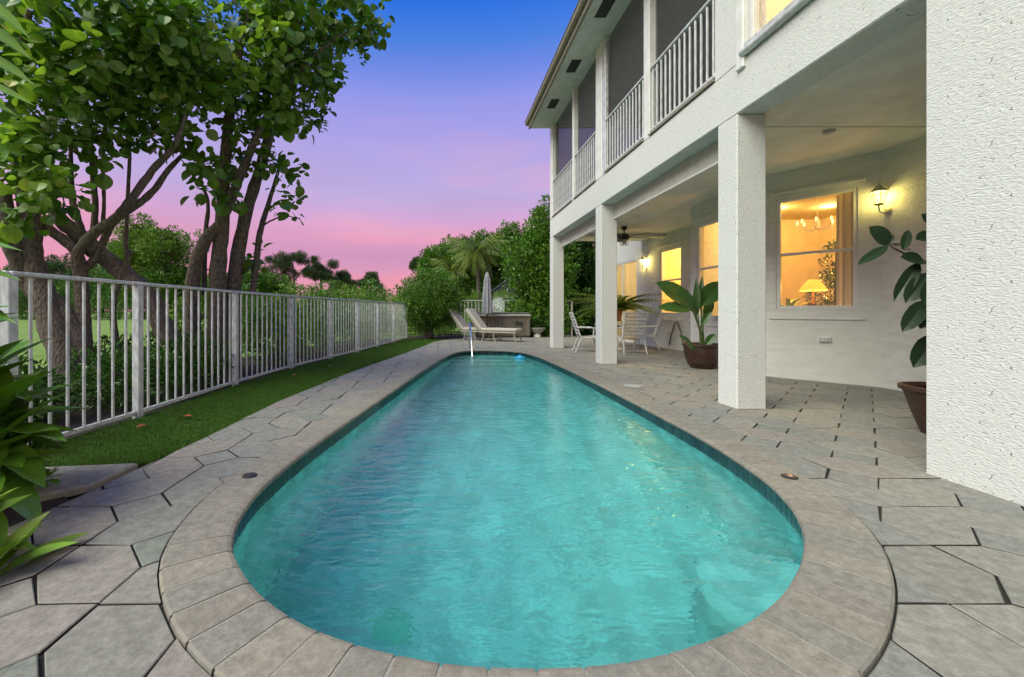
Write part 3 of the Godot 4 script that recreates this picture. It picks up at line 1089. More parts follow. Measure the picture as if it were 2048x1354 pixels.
	# eave, soffit, gutter, roof
	B.call("soffit", 2.72, 10.0, 6.661, 6.72, -3.2, 12.95, M.trim)
	for d in [7.55, 9.4, 11.15]:
		var vt := B.call("soffit_vent", 2.90, 3.12, 6.652, 6.661, d, d + 0.5, M.dark_vent) as MeshInstance3D
		for i in 5:
			var lv := MB.new()
			lv.box(P(2.94 + i * 0.035, 6.65, d + 0.25), Vector3(0.008, 0.004, 0.48))
			put("louvre", lv, M.black_metal, vt)
	B.call("fascia", 2.66, 2.719, 6.64, 6.86, -3.2, 12.95, M.gutter)
	var gt := MB.new()
	gt.tube([P(2.62, 6.80, -3.2), P(2.62, 6.80, 12.97)], [0.06], 10)
	put("gutter", gt, M.gutter, h)
	var rf := MB.new()
	rf.quad(P(2.56, 6.88, -3.3), P(2.56, 6.88, 13.0), P(8, 9.0, 13.0), P(8, 9.0, -3.3), Vector3(-0.4, 1, 0))
	rf.quad(P(2.56, 6.84, -3.3), P(2.56, 6.84, 13.0), P(8, 8.96, 13.0), P(8, 8.96, -3.3), Vector3(0.4, -1, 0))
	rf.quad(P(2.56, 6.84, -3.3), P(2.56, 6.84, 13.0), P(2.56, 6.88, 13.0), P(2.56, 6.88, -3.3), Vector3.LEFT)
	rf.quad(P(2.56, 6.84, 13.0), P(8, 8.96, 13.0), P(8, 9.0, 13.0), P(2.56, 6.88, 13.0), Vector3.FORWARD)
	rf.quad(P(8, 9.0, 13.0), P(8, 9.0, -3.3), P(13, 6.9, -3.3), P(13, 6.9, 13.0), Vector3(0.4, 1, 0))
	put("roof", rf, M.roof, h)
	var gw := MB.new()
	gw.quad(P(2.72, 6.72, 12.9), P(10, 6.72, 12.9), P(8, 8.9, 12.9), P(6, 8.15, 12.9), Vector3.FORWARD)
	put("gable", gw, M.stucco, h)
	# outlet on the bay wall
	var oc := MB.new()
	var t := (pc - pb).normalized()
	var nn := Vector2(-t.y, t.x)
	if nn.x > 0:
		nn = -nn
	var c := pb + t * 0.75 + nn * 0.02
	var ob3 := Basis(Vector3(t.x, 0, -t.y), Vector3.UP, Vector3(nn.x, 0, -nn.y))
	oc.box(P(c.x, 0.66, c.y), Vector3(0.15, 0.085, 0.05), ob3, 0.01)
	var oo := put("outlet_box", oc, M.trim, h)
	for i in 3:
		var sl := MB.new()
		sl.box(P(c.x, 0.66, c.y) + ob3 * Vector3(-0.045 + 0.045 * i, 0, 0.028), Vector3(0.028, 0.06, 0.01), ob3, 0.003)
		put("cover", sl, M.white_metal, oo)
	for q in [[7.5, 7.4], [8.6, 9.4], [7.6, 9.6], [8.9, 7.6]]:
		var dl := thing("downlight", "small recessed round light in the ceiling of the lit bay room", "ceiling light", P(q[0], 3.418, q[1]), 0.0, "recessed lights in the bay room")
		var rb := MB.new()
		rb.lathe([Vector2(0.06, -0.012), Vector2(0.09, -0.008), Vector2(0.09, 0.0)], 20)
		put("trim_ring", rb, M.trim, dl)
		rb = MB.new()
		rb.lathe([Vector2(0.001, -0.009), Vector2(0.06, -0.008)], 20)
		put("light_disc", rb, M.bulb, dl)
		omni("downlight_lamp", P(q[0], 3.38, q[1]), 0.62, Color(1.0, 0.83, 0.5), 0.06)
	omni("room_light_middle", P(8.2, 3.1, 12.2), 2.4, Color(1.0, 0.83, 0.52), 0.25)
	omni("room_light_wing", P(8.4, 2.9, 15.6), 1.0, Color(1.0, 0.85, 0.55), 0.25)
	omni("room_light_upper", P(5.0, 6.0, 2.6), 2.8, Color(1.0, 0.82, 0.5), 0.25)

func fittings() -> void:
	# wall lanterns
	for q in [[Vector2(6.325, 6.02), 2.62, "cream lantern on the porch wall beside the lit bay window", 0.055], [Vector2(6.62, 13.7), 2.58, "lit wall lantern beside the glazed door at the far porch end", 0.2]]:
		var t := thing("wall_lantern", q[2], "wall lamp", P(q[0].x - 0.005, q[1], q[0].y))
		var b := MB.new()
		b.lathe([Vector2(0.0, -0.012), Vector2(0.055, -0.012), Vector2(0.055, 0.0), Vector2(0.03, 0.02), Vector2(0.0, 0.02)], 16)
		put("back_plate", b, M.lantern_paint, t, Transform3D(Basis(Vector3(0, 0, 1), PI / 2), Vector3(0, -0.1, 0)))
		b = MB.new()
		b.tube([Vector3(-0.01, -0.1, 0), Vector3(-0.06, -0.13, 0), Vector3(-0.11, -0.11, 0), Vector3(-0.12, -0.05, 0), Vector3(-0.12, -0.02, 0)], [0.009], 8)
		put("arm", b, M.lantern_paint, t)
		b = MB.new()
		b.lathe([Vector2(0.001, -0.03), Vector2(0.05, -0.02), Vector2(0.055, 0.0), Vector2(0.001, 0.0)], 6, Vector3(-0.12, 0, 0))
		put("base", b, M.lantern_paint, t)
		for i in 6:
			var a := TAU * i / 6.0
			b = MB.new()
			b.tube([Vector3(-0.12 + cos(a) * 0.052, 0, sin(a) * 0.052), Vector3(-0.12 + cos(a) * 0.085, 0.17, sin(a) * 0.085)], [0.005], 6)
			put("cage_bar", b, M.lantern_paint, t)
		b = MB.new()
		b.lathe([Vector2(0.001, 0.17), Vector2(0.105, 0.165), Vector2(0.103, 0.178), Vector2(0.055, 0.22), Vector2(0.025, 0.26), Vector2(0.001, 0.265)], 6, Vector3(-0.12, 0, 0))
		b.lathe([Vector2(0.001, 0.26), Vector2(0.012, 0.275), Vector2(0.006, 0.3), Vector2(0.001, 0.34)], 8, Vector3(-0.12, 0, 0))
		put("roof", b, M.lantern_paint, t)
		b = MB.new()
		b.lathe([Vector2(0.001, 0.03), Vector2(0.022, 0.05), Vector2(0.026, 0.09), Vector2(0.014, 0.125), Vector2(0.001, 0.13)], 12, Vector3(-0.12, 0, 0))
		put("bulb", b, M.bulb, t)
		omni("lantern_light", P(q[0].x - 0.125, q[1] + 0.09, q[0].y), q[3], Color(1.0, 0.9, 0.5), 0.07)
	# ceiling fan
	var f := thing("ceiling_fan", "dark bronze ceiling fan with caged light under the porch ceiling", "ceiling fan", P(5.0, 3.4, 11.6))
	var b := MB.new()
	b.lathe([Vector2(0.001, -0.10), Vector2(0.05, -0.09), Vector2(0.075, -0.03), Vector2(0.075, 0.0)], 20)
	put("canopy", b, M.black_metal, f)
	b = MB.new()
	b.tube([Vector3(0, -0.08, 0), Vector3(0, -0.2, 0)], [0.015], 8)
	put("rod", b, M.black_metal, f)
	b = MB.new()
	b.lathe([Vector2(0.001, -0.36), Vector2(0.10, -0.355), Vector2(0.13, -0.32), Vector2(0.135, -0.26), Vector2(0.10, -0.21), Vector2(0.03, -0.18), Vector2(0.001, -0.18)], 24)
	put("motor", b, M.black_metal, f)
	for i in 5:
		var a := TAU * i / 5.0 + 0.12
		b = MB.new()
		var bl := Basis(Vector3.UP, a) * Basis(Vector3.RIGHT, 0.22)
		for k in 6:
			var t0 := k / 6.0
			var t1 := (k + 1) / 6.0
			var w0 := 0.055 + 0.035 * sin(t0 * PI * 0.75)
			var w1 := 0.055 + 0.035 * sin(t1 * PI * 0.75) - (0.035 if k == 5 else 0.0)
			for s in [0.006, -0.006]:
				b.quad(bl * Vector3(0.16 + 0.6 * t0, s, -w0), bl * Vector3(0.16 + 0.6 * t1, s, -w1), bl * Vector3(0.16 + 0.6 * t1, s, w1), bl * Vector3(0.16 + 0.6 * t0, s, w0), bl * Vector3(0, s, 0))
			for s in [-1.0, 1.0]:
				b.quad(bl * Vector3(0.16 + 0.6 * t0, 0.006, s * w0), bl * Vector3(0.16 + 0.6 * t1, 0.006, s * w1), bl * Vector3(0.16 + 0.6 * t1, -0.006, s * w1), bl * Vector3(0.16 + 0.6 * t0, -0.006, s * w0), bl * Vector3(0, 0, s))
		b.box(bl * Vector3(0.15, 0, 0), Vector3(0.09, 0.02, 0.05), bl)
		put("blade", b, M.fan_blade, f, Transform3D(Basis(), Vector3(0, -0.29, 0)))
	b = MB.new()
	for i in 8:
		var a := TAU * i / 8.0
		b.tube([Vector3(cos(a) * 0.10, -0.35, sin(a) * 0.10), Vector3(cos(a) * 0.115, -0.42, sin(a) * 0.115), Vector3(cos(a) * 0.09, -0.5, sin(a) * 0.09)], [0.006], 6)
	b.lathe([Vector2(0.09, -0.505), Vector2(0.1, -0.5), Vector2(0.09, -0.495)], 20)
	put("light_cage", b, M.black_metal, f)
	b = MB.new()
	b.lathe([Vector2(0.001, -0.48), Vector2(0.06, -0.46), Vector2(0.07, -0.4), Vector2(0.05, -0.355)], 16)
	put("glass_bowl", b, M.trim, f)
	# detector on the porch ceiling
	b = MB.new()
	b.lathe([Vector2(0.001, -0.035), Vector2(0.05, -0.033), Vector2(0.065, -0.015), Vector2(0.065, 0.0)], 20)
	tag(put("smoke_detector", b, M.valance, self, Transform3D(Basis(), P(4.95, 3.4, 5.42))), "small round detector on the porch ceiling over the near bay", "smoke detector")
	# hose loop on the porch wall
	b = MB.new()
	var pts := []
	for i in 15:
		var a := PI * i / 14.0
		pts.append(Vector3(-0.03, 0.62 + 0.18 * sin(a) - (0.5 * (absf(cos(a)) ** 2.0)), -cos(a) * (0.17 + 0.2 * absf(cos(a)))))
	b.tube(pts, [0.016], 8)
	tag(put("garden_hose", b, M.hose, self, Transform3D(Basis(), P(6.62, 0, 11.9))), "dark garden hose looped over a hook on the porch wall", "hose")

	# lamp, table, plant and chandelier seen through the bay window
	var tb := thing("console_table", "dark wooden table standing behind the lit bay window", "table", P(6.75, 0.015, 7.7), 0.6)
	b = MB.new()
	b.box(Vector3(0, 1.03, 0), Vector3(1.1, 0.05, 0.42), Basis(), 0.01)
	put("top", b, M.wood, tb)
	for sx in [-1, 1]:
		for sz in [-1, 1]:
			b = MB.new()
			b.box(Vector3(sx * 0.5, 0.5, sz * 0.16), Vector3(0.06, 1.0, 0.06), Basis(), 0.006)
			put("leg", b, M.wood, tb)
	var lp := thing("table_lamp", "table lamp with glowing cone shade inside the bay window", "table lamp", P(6.76, 1.071, 7.72))
	b = MB.new()
	b.lathe([Vector2(0.07, 0), Vector2(0.07, 0.02), Vector2(0.03, 0.05), Vector2(0.045, 0.16), Vector2(0.02, 0.26), Vector2(0.014, 0.42)], 16)
	put("stem", b, M.wood, lp)
	b = MB.new()
	b.lathe([Vector2(0.2, 0.4), Vector2(0.15, 0.5), Vector2(0.06, 0.6)], 20)
	put("lamp_shade", b, M.lamp_shade, lp)
	omni("table_lamp_light", P(6.76, 1.53, 7.72), 0.35, Color(1, 0.7, 0.32), 0.05)
	var pl := thing("indoor_palm", "arching palm fronds inside the bay window beside the lamp", "plant", P(6.5, 0.015, 7.95))
	b = MB.new()
	b.lathe([Vector2(0.001, 0.02), Vector2(0.14, 0.02), Vector2(0.18, 0.45), Vector2(0.15, 0.45), Vector2(0.001, 0.40)], 18)
	put("pot", b, M.clay, pl)
	for i in 11:
		var a := rnd(0, TAU)
		b = MB.new()
		b.colored = true
		var l := rnd(0.45, 0.75)
		b.leaf([0.01, 0.04, 0.05, 0.045, 0.03, 0.0], 0.3, 0.75)
		put("frond", b, M.palm_leaf, pl, aim(Vector3(0, 1.05, 0), Vector3(cos(a) * 0.7, 1.0, sin(a) * 0.7), Vector3.UP, l))
	b = MB.new()
	b.tube([Vector3(0, 0.4, 0), Vector3(0.01, 1.07, 0)], [0.03, 0.02], 8)
	put("stem", b, M.stem_green, pl)
	var ch := thing("chandelier", "sparkling chandelier with small bulbs inside the bay window", "chandelier", P(7.35, 3.42, 8.3))
	b = MB.new()
	b.tube([Vector3.ZERO, Vector3(0, -0.45, 0)], [0.008], 6)
	b.lathe([Vector2(0.001, -0.75), Vector2(0.05, -0.7), Vector2(0.03, -0.55), Vector2(0.001, -0.45)], 12)
	put("stem", b, M.lantern_paint, ch)
	for i in 8:
		var a := TAU * i / 8.0
		var d := Vector3(cos(a), 0, sin(a))
		b = MB.new()
		b.tube([Vector3(0, -0.68, 0), d * 0.12 + Vector3(0, -0.74, 0), d * 0.26 + Vector3(0, -0.70, 0), d * 0.3 + Vector3(0, -0.62, 0)], [0.008], 6)
		var arm := put("arm", b, M.lantern_paint, ch)
		b = MB.new()
		b.lathe([Vector2(0.001, -0.61), Vector2(0.014, -0.59), Vector2(0.018, -0.56), Vector2(0.001, -0.52)], 8, d * 0.3)
		put("bulb", b, M.bulb, arm)
	var ft := thing("lit_indoor_tree", "small indoor tree hung with tiny warm lights beside the curtain", "indoor tree", P(7.95, 0.015, 8.55))
	trunk(ft, "trunk", [Vector3.ZERO, Vector3(0, 1.2, 0), Vector3(0, 2.4, 0)], [0.05, 0.035, 0.01], M.bark, 7)
	foliage(ft, "crown", LM.spray, M.dark_leaf, [[Vector3(0, 0.8, 0), Vector3(0.55, 0.5, 0.55), 70], [Vector3(0, 1.4, 0), Vector3(0.4, 0.45, 0.4), 50], [Vector3(0, 2.0, 0), Vector3(0.22, 0.45, 0.22), 30]], 2, 0.1, 0.16)
	b = MB.new()
	b.lathe([Vector2(0.001, -0.012), Vector2(0.010, -0.006), Vector2(0.010, 0.006), Vector2(0.001, 0.012)], 8)
	var tiny := b.done()
	for i in 60:
		var y := rnd(0.4, 2.4)
		var r := lerpf(0.62, 0.08, (y - 0.4) / 2.0)
		var a := rnd(0, TAU)
		part("light_bulb", tiny, M.bulb, ft, Transform3D(Basis(), Vector3(cos(a) * r, y, sin(a) * r)))
	var pic := thing("framed_picture", "framed pale landscape picture on the bay room wall above the lamp", "picture", P(8.1, 2.25, 10.79))
	b = MB.new()
	for q in [[0.0, 0.3, 0.94, 0.06], [0.0, -0.3, 0.94, 0.06], [0.44, 0.0, 0.06, 0.54], [-0.44, 0.0, 0.06, 0.54]]:
		b.box(Vector3(q[0], q[1], 0.015), Vector3(q[2], q[3], 0.03), Basis(), 0.006)
	put("frame", b, M.wood, pic)
	b = MB.new()
	b.box(Vector3(0, 0, 0.004), Vector3(0.83, 0.55, 0.006))
	put("canvas", b, M.curtain, pic)
	# sheer curtain drawn aside
	var cu := thing("sheer_curtain", "pale sheer curtain gathered at the side of the lit bay window", "curtain", P(6.42, 0.1, 6.45))
	b = MB.new()
	var last := Vector3.ZERO
	for i in 25:
		var p := Vector3(-0.16 + 0.013 * i, 0, -0.28 + 0.022 * i) + Vector3(0.6, 0, -0.4).normalized() * (0.025 * sin(i * 1.7))
		if i > 0:
			b.quad(last, p, p + Vector3.UP * 2.95, last + Vector3.UP * 2.95, Vector3(-1, 0, 1))
		last = p
	put("drape", b, M.curtain, cu)

# ---------------------------------------------------------------- fences
func fence(called: String, label: String, pts: Array, height: float, gap: float, m: Material, thick := 0.026, post := 0.07) -> void:
	var t := thing(called, label, "fence")
	var bm := MB.new()
	bm.box(Vector3(0, 0, 0), Vector3(thick, height - 0.09, thick), Basis(), 0.004)
	var bal := bm.done()
	var pm := MB.new()
	pm.box(Vector3(0, 0, 0), Vector3(post, height + 0.04, post), Basis(), 0.006)
	var pmesh := pm.done()
	for i in pts.size():
		var q: Vector2 = pts[i]
		part("post", pmesh, m, t, Transform3D(Basis(), P(q.x, height / 2 - 0.04, q.y)))
		if i + 1 == pts.size():
			break
		var r: Vector2 = pts[i + 1]
		var d := q.distance_to(r)
		var e := (r - q) / d
		var b := MB.new()
		var a0 := q + e * post * 0.5
		var a1 := r - e * post * 0.5
		b.bar(P(a0.x, 0.045, a0.y), P(a1.x, 0.045, a1.y), 0.035, 0.04, 0.005)
		put("bottom_rail", b, m, t)
		b = MB.new()
		b.bar(P(q.x, height, q.y), P(r.x, height, r.y), 0.055, 0.035, 0.008)
		put("top_rail", b, m, t)
		var cnt := int(round(d / gap))
		var turn := atan2(e.y, e.x)
		for k in range(1, cnt):
			var p := q.lerp(r, float(k) / cnt)
			part("baluster", bal, m, t, Transform3D(Basis(Vector3.UP, turn), P(p.x, height / 2 + 0.024, p.y)))

func fences() -> void:
	fence("white_fence", "long white metal baluster fence along the turf strip", [Vector2(-4.7, 3.08), Vector2(-3.25, 3.2), Vector2(-3.16, 4.43), Vector2(-3.08, 6.36), Vector2(-2.88, 8.2), Vector2(-2.56, 9.84), Vector2(-2.24, 11.4), Vector2(-1.97, 13.2), Vector2(-1.66, 14.9), Vector2(-1.36, 16.7)], 1.385, 0.15, M.fence_metal, 0.022, 0.074)
	fence("rear_fence", "white baluster fence standing behind the hot tub", [Vector2(0.95, 20.2), Vector2(2.5, 20.3), Vector2(3.9, 20.2)], 1.6, 0.17, M.white_metal)
	fence("side_fence", "slim pale fence between the hot tub and the house trees", [Vector2(4.0, 20.0), Vector2(4.6, 18.6), Vector2(5.6, 18.2)], 1.55, 0.16, M.cushion)
	fence("black_fence", "low black metal fence behind the round shrub", [Vector2(-1.2, 19.9), Vector2(-0.1, 19.2), Vector2(0.9, 19.4)], 1.0, 0.15, M.black_metal, 0.02, 0.05)

# ---------------------------------------------------------------- furniture
func patio_chair(label: String, at: Vector3, turn: float) -> void:
	var t := thing("patio_chair", label, "chair", at, turn, "white patio chairs on the porch")
	for s in [-1.0, 1.0]:
		var b := MB.new()
		b.tube([Vector3(-0.42, 1.06, s * 0.26), Vector3(-0.33, 0.80, s * 0.27), Vector3(-0.22, 0.44, s * 0.27), Vector3(-0.16, 0.38, s * 0.27), Vector3(0.27, 0.41, s * 0.27), Vector3(0.31, 0.38, s * 0.27)], [0.018], 8)
		put("side_frame", b, M.white_metal, t)
		b = MB.new()
		b.tube([Vector3(-0.30, 0.66, s * 0.29), Vector3(-0.1, 0.66, s * 0.30), Vector3(0.16, 0.65, s * 0.30), Vector3(0.24, 0.60, s * 0.30), Vector3(0.22, 0.40, s * 0.28)], [0.018], 8)
		put("arm", b, M.white_metal, t)
		for q in [[0.20, 0.33], [-0.18, -0.34]]:
			b = MB.new()
			b.tube([Vector3(q[0], 0.395, s * 0.26), Vector3((q[0] + q[1]) * 0.5, 0.2, s * 0.265), Vector3(q[1], 0.0, s * 0.28)], [0.017], 8)
			put("leg", b, M.white_metal, t)
	for q in [0.33, -0.34]:
		var b := MB.new()
		b.tube([Vector3(q * 0.86, 0.09, -0.275), Vector3(q * 0.86, 0.09, 0.275)], [0.009], 6)
		put("stretcher", b, M.white_metal, t)
	for i in 7:
		var u := i / 6.0
		var p := Vector3(-0.25, 0.50, 0).lerp(Vector3(-0.415, 1.04, 0), u)
		var b := MB.new()
		b.box(p, Vector3(0.014, 0.058, 0.53), Basis(Vector3(0, 0, 1), 0.3), 0.004)
		put("back_slat", b, M.white_metal, t)
	for i in 7:
		var b := MB.new()
		b.box(Vector3(lerpf(-0.12, 0.27, i / 6.0), 0.405, 0), Vector3(0.056, 0.014, 0.54), Basis(), 0.004)
		put("seat_slat", b, M.cushion, t)

func lounger(label: String, at: Vector3, turn: float) -> void:
	var t := thing("sun_lounger", label, "sun lounger", at, turn, "sun loungers beyond the pool")
	var b := MB.new()
	for s in [-1.0, 1.0]:
		b.bar(Vector3(-0.1, 0.34, s * 0.31), Vector3(1.3, 0.34, s * 0.31), 0.035, 0.05, 0.008)
	for x in [-0.08, 0.6, 1.28]:
		b.bar(Vector3(x, 0.34, -0.3), Vector3(x, 0.34, 0.3), 0.03, 0.03)
	put("frame", b, M.lounger_frame, t)
	for s in [-1.0, 1.0]:
		for x in [0.05, 0.45, 1.22]:
			b = MB.new()
			b.tube([Vector3(x, 0.33, s * 0.30), Vector3(x + 0.02, 0.16, s * 0.30), Vector3(x + (0.09 if x > 0.4 else -0.05), 0.0, s * 0.31)], [0.02, 0.018, 0.022], 8)
			put("leg", b, M.lounger_frame, t)
	b = MB.new()
	b.tube([Vector3(0.1, 0.09, 0.30), Vector3(0.5, 0.09, 0.30)], [0.012], 6)
	b.tube([Vector3(0.1, 0.09, -0.30), Vector3(0.5, 0.09, -0.30)], [0.012], 6)
	put("stretcher", b, M.lounger_frame, t)
	b = MB.new()
	b.box(Vector3(0.63, 0.425, 0), Vector3(1.38, 0.11, 0.62), Basis(), 0.035)
	put("seat_cushion", b, M.cushion, t)
	var bk := Basis(Vector3(0, 0, 1), -0.90)
	b = MB.new()
	b.box(bk * Vector3(-0.47, 0.05, 0) + Vector3(-0.07, 0.40, 0), Vector3(0.98, 0.10, 0.62), bk, 0.035)
	put("back_cushion", b, M.cushion, t)
	b = MB.new()
	b.box(bk * Vector3(-0.47, -0.02, 0) + Vector3(-0.07, 0.40, 0), Vector3(0.96, 0.03, 0.60), bk, 0.006)
	b.bar(Vector3(-0.35, 0.72, 0.2), Vector3(-0.25, 0.33, 0.2), 0.025, 0.025)
	b.bar(Vector3(-0.35, 0.72, -0.2), Vector3(-0.25, 0.33, -0.2), 0.025, 0.025)
	put("back_frame", b, M.lounger_frame, t)

func furniture() -> void:
	patio_chair("white metal patio chair between the corner column and the table, turned sideways", P(3.95, 0.0, 11.5), -0.15)
	patio_chair("white metal patio chair with its slatted back to the pool", P(4.95, 0.0, 11.05), 1.45)
	patio_chair("white metal patio chair against the porch wall under the small window", P(5.85, 0.0, 12.15), 2.75)
	var t := thing("patio_table", "round glass patio table with white pedestal among the chairs", "table", P(4.95, 0.0, 12.05))
	var b := MB.new()
	b.lathe([Vector2(0.001, 0.715), Vector2(0.54, 0.715), Vector2(0.55, 0.72), Vector2(0.54, 0.727), Vector2(0.001, 0.727)], 36)
	put("top", b, M.table_glass, t)
	b = MB.new()
	b.lathe([Vector2(0.30, 0.0), Vector2(0.30, 0.03), Vector2(0.12, 0.10), Vector2(0.05, 0.2), Vector2(0.045, 0.6), Vector2(0.16, 0.712)], 20)
	put("pedestal", b, M.pale_stone, t)
	b = MB.new()
	b.lathe([Vector2(0.552, 0.705), Vector2(0.565, 0.72), Vector2(0.552, 0.735), Vector2(0.541, 0.733)], 36)
	put("rim", b, M.white_metal, t)
	# clay pot of fern on a stand
	var fs := thing("fern_stand", "tall slim white plant stand behind the patio table", "plant stand", P(5.35, 0.0, 13.0))
	for i in 4:
		var a := TAU * i / 4.0 + 0.4
		b = MB.new()
		b.tube([Vector3(cos(a) * 0.24, 0.0, sin(a) * 0.24), Vector3(cos(a) * 0.13, 0.3, sin(a) * 0.13), Vector3(cos(a) * 0.17, 0.78, sin(a) * 0.17)], [0.011], 6)
		put("leg", b, M.white_metal, fs)
	b = MB.new()
	b.lathe([Vector2(0.001, 0.77), Vector2(0.2, 0.77), Vector2(0.2, 0.79), Vector2(0.001, 0.79)], 20)
	put("top", b, M.white_metal, fs)
	var fe := thing("potted_fern", "arching yellow-green fern in an orange clay pot on the stand", "plant", P(5.35, 0.79, 13.0))
	b = MB.new()
	b.lathe([Vector2(0.001, 0.0), Vector2(0.13, 0.0), Vector2(0.21, 0.34), Vector2(0.22, 0.35), Vector2(0.22, 0.39), Vector2(0.19, 0.39), Vector2(0.001, 0.35)], 20)
	put("pot", b, M.clay, fe)
	for i in 60:
		var a := rnd(0, TAU)
		var f := MB.new()
		f.colored = true
		var g := rnd(0.8, 1.6)
		f.tint = Color(g * 1.3, g * 1.2, g * 0.7)
		var up := rnd(0.4, 1.6)
		for k in 16:
			var u := (k + 1.0) / 17.0
			var q := Vector3(u, -0.75 * u * u, 0)
			for s in [-1.0, 1.0]:
				f.leaf([0.02, 0.2, 0.0], 0.1, 0.3, aim(q, Vector3(0.5, -0.25, s), Vector3.UP, 0.2 * (1.05 - u) + 0.03))
		f.tube([Vector3.ZERO, Vector3(0.5, -0.1875, 0), Vector3(1, -0.75, 0)], [0.01, 0.007, 0.003], 5)
		put("frond", f, M.palm_leaf, fe, aim(Vector3(0, 0.36, 0), Vector3(cos(a), up, sin(a)), Vector3.UP, rnd(0.75, 1.3)))
	# loungers, parasol, tub
	lounger("beige cushioned lounger with raised back in front of the hot tub", P(1.62, 0.0, 15.7), -0.5)
	lounger("beige cushioned lounger with raised back beside the round shrub", P(0.98, 0.0, 16.3), -0.5)
	var u := thing("closed_parasol", "closed grey-blue garden parasol standing beside the hot tub", "parasol", P(1.86, 0.0, 17.1))
	b = MB.new()
	b.lathe([Vector2(0.001, 0.0), Vector2(0.26, 0.0), Vector2(0.26, 0.06), Vector2(0.06, 0.1), Vector2(0.035, 0.25), Vector2(0.001, 0.25)], 20)
	put("base", b, M.black_metal, u)
	b = MB.new()
	b.tube([Vector3(0, 0.1, 0), Vector3(0, 2.6, 0)], [0.022], 10)
	put("pole", b, M.black_metal, u)
	b = MB.new()
	b.lathe([Vector2(0.05, 1.0), Vector2(0.20, 1.0), Vector2(0.185, 1.4), Vector2(0.15, 1.9), Vector2(0.115, 2.35), Vector2(0.075, 2.55), Vector2(0.02, 2.64)], 32, Vector3.ZERO, 0.16, 8)
	put("folded_canopy", b, M.canvas, u)
	b = MB.new()
	b.lathe([Vector2(0.09, 2.42), Vector2(0.10, 2.44), Vector2(0.085, 2.56), Vector2(0.03, 2.66), Vector2(0.001, 2.67)], 16, Vector3.ZERO, 0.05, 8)
	put("cap", b, M.canvas, u)
	var h := thing("hot_tub", "weathered square wooden hot tub with black control panel", "hot tub", P(2.55, 0.0, 18.6), 0.06)
	var n := 13
	for side in 4:
		var tr := Basis(Vector3.UP, side * PI / 2)
		for i in n:
			b = MB.new()
			b.box(tr * Vector3(lerpf(-0.97, 0.97, i / (n - 1.0)), 0.47, 1.03), Vector3(0.152, 0.80, 0.03), tr, 0.006)
			put("plank", b, M["cedar%d" % (rng.randi() % 3)], h)
		b = MB.new()
		b.box(tr * Vector3(1.04, 0.48, 1.04), Vector3(0.09, 0.86, 0.09), tr, 0.02)
		put("corner_post", b, M.cedar2, h)
	b = MB.new()
	b.box(Vector3(0, 0.05, 0), Vector3(2.0, 0.1, 2.0))
	b.box(Vector3(0, 0.47, 0), Vector3(2.0, 0.8, 2.0))
	put("base", b, M.cedar2, h)
	b = MB.new()
	b.box(Vector3(0, 0.915, 0), Vector3(2.24, 0.09, 2.24), Basis(), 0.03)
	put("rim", b, M.pale_stone, h)
	b = MB.new()
	b.box(Vector3(-0.52, 1.0, 0), Vector3(1.05, 0.09, 2.1), Basis(), 0.03)
	b.box(Vector3(0.54, 1.0, 0), Vector3(1.05, 0.09, 2.1), Basis(), 0.03)
	put("cover", b, M.tub_cover, h)
	b = MB.new()
	b.box(Vector3(0.62, 0.58, 1.05), Vector3(0.32, 0.16, 0.03), Basis(), 0.01)
	put("control_panel", b, M.dark_vent, h)
	# pedestal planter
	var p := thing("stone_planter", "small pale stone bowl planter on a white plinth by the fence", "planter", P(4.05, 0.0, 17.9))
	b = MB.new()
	b.lathe([Vector2(0.001, 0.0), Vector2(0.16, 0.0), Vector2(0.16, 0.1), Vector2(0.1, 0.16), Vector2(0.001, 0.16)], 16)
	put("plinth", b, M.trim, p)
	b = MB.new()
	b.lathe([Vector2(0.09, 0.155), Vector2(0.2, 0.2), Vector2(0.33, 0.36), Vector2(0.34, 0.4), Vector2(0.30, 0.4), Vector2(0.27, 0.36), Vector2(0.001, 0.34)], 20)
	put("bowl", b, M.pale_stone, p)
	# grab rail
	var r := thing("grab_rail", "polished steel grab rail at the shallow end of the pool", "handrail", P(0.84, 0.0, 12.3))
	for x in [0.0, 0.52]:
		b = MB.new()
		b.tube([Vector3(x, -0.02, -0.28), Vector3(x, 0.45, -0.28), Vector3(x, 0.68, -0.24), Vector3(x, 0.76, -0.12), Vector3(x, 0.74, 0.05), Vector3(x, 0.45, 0.45), Vector3(x, 0.05, 0.78), Vector3(x, -0.33, 1.06)], [0.022], 10)
		if x == 0.0:
			put("rail", b, M.steel, r)
		b = MB.new()
		b.lathe([Vector2(0.05, 0.0), Vector2(0.05, 0.012), Vector2(0.03, 0.03)], 16, Vector3(x, 0.004, -0.28))
		if x == 0.0:
			put("flange", b, M.steel, r)

# ---------------------------------------------------------------- vegetation
var LM := {}

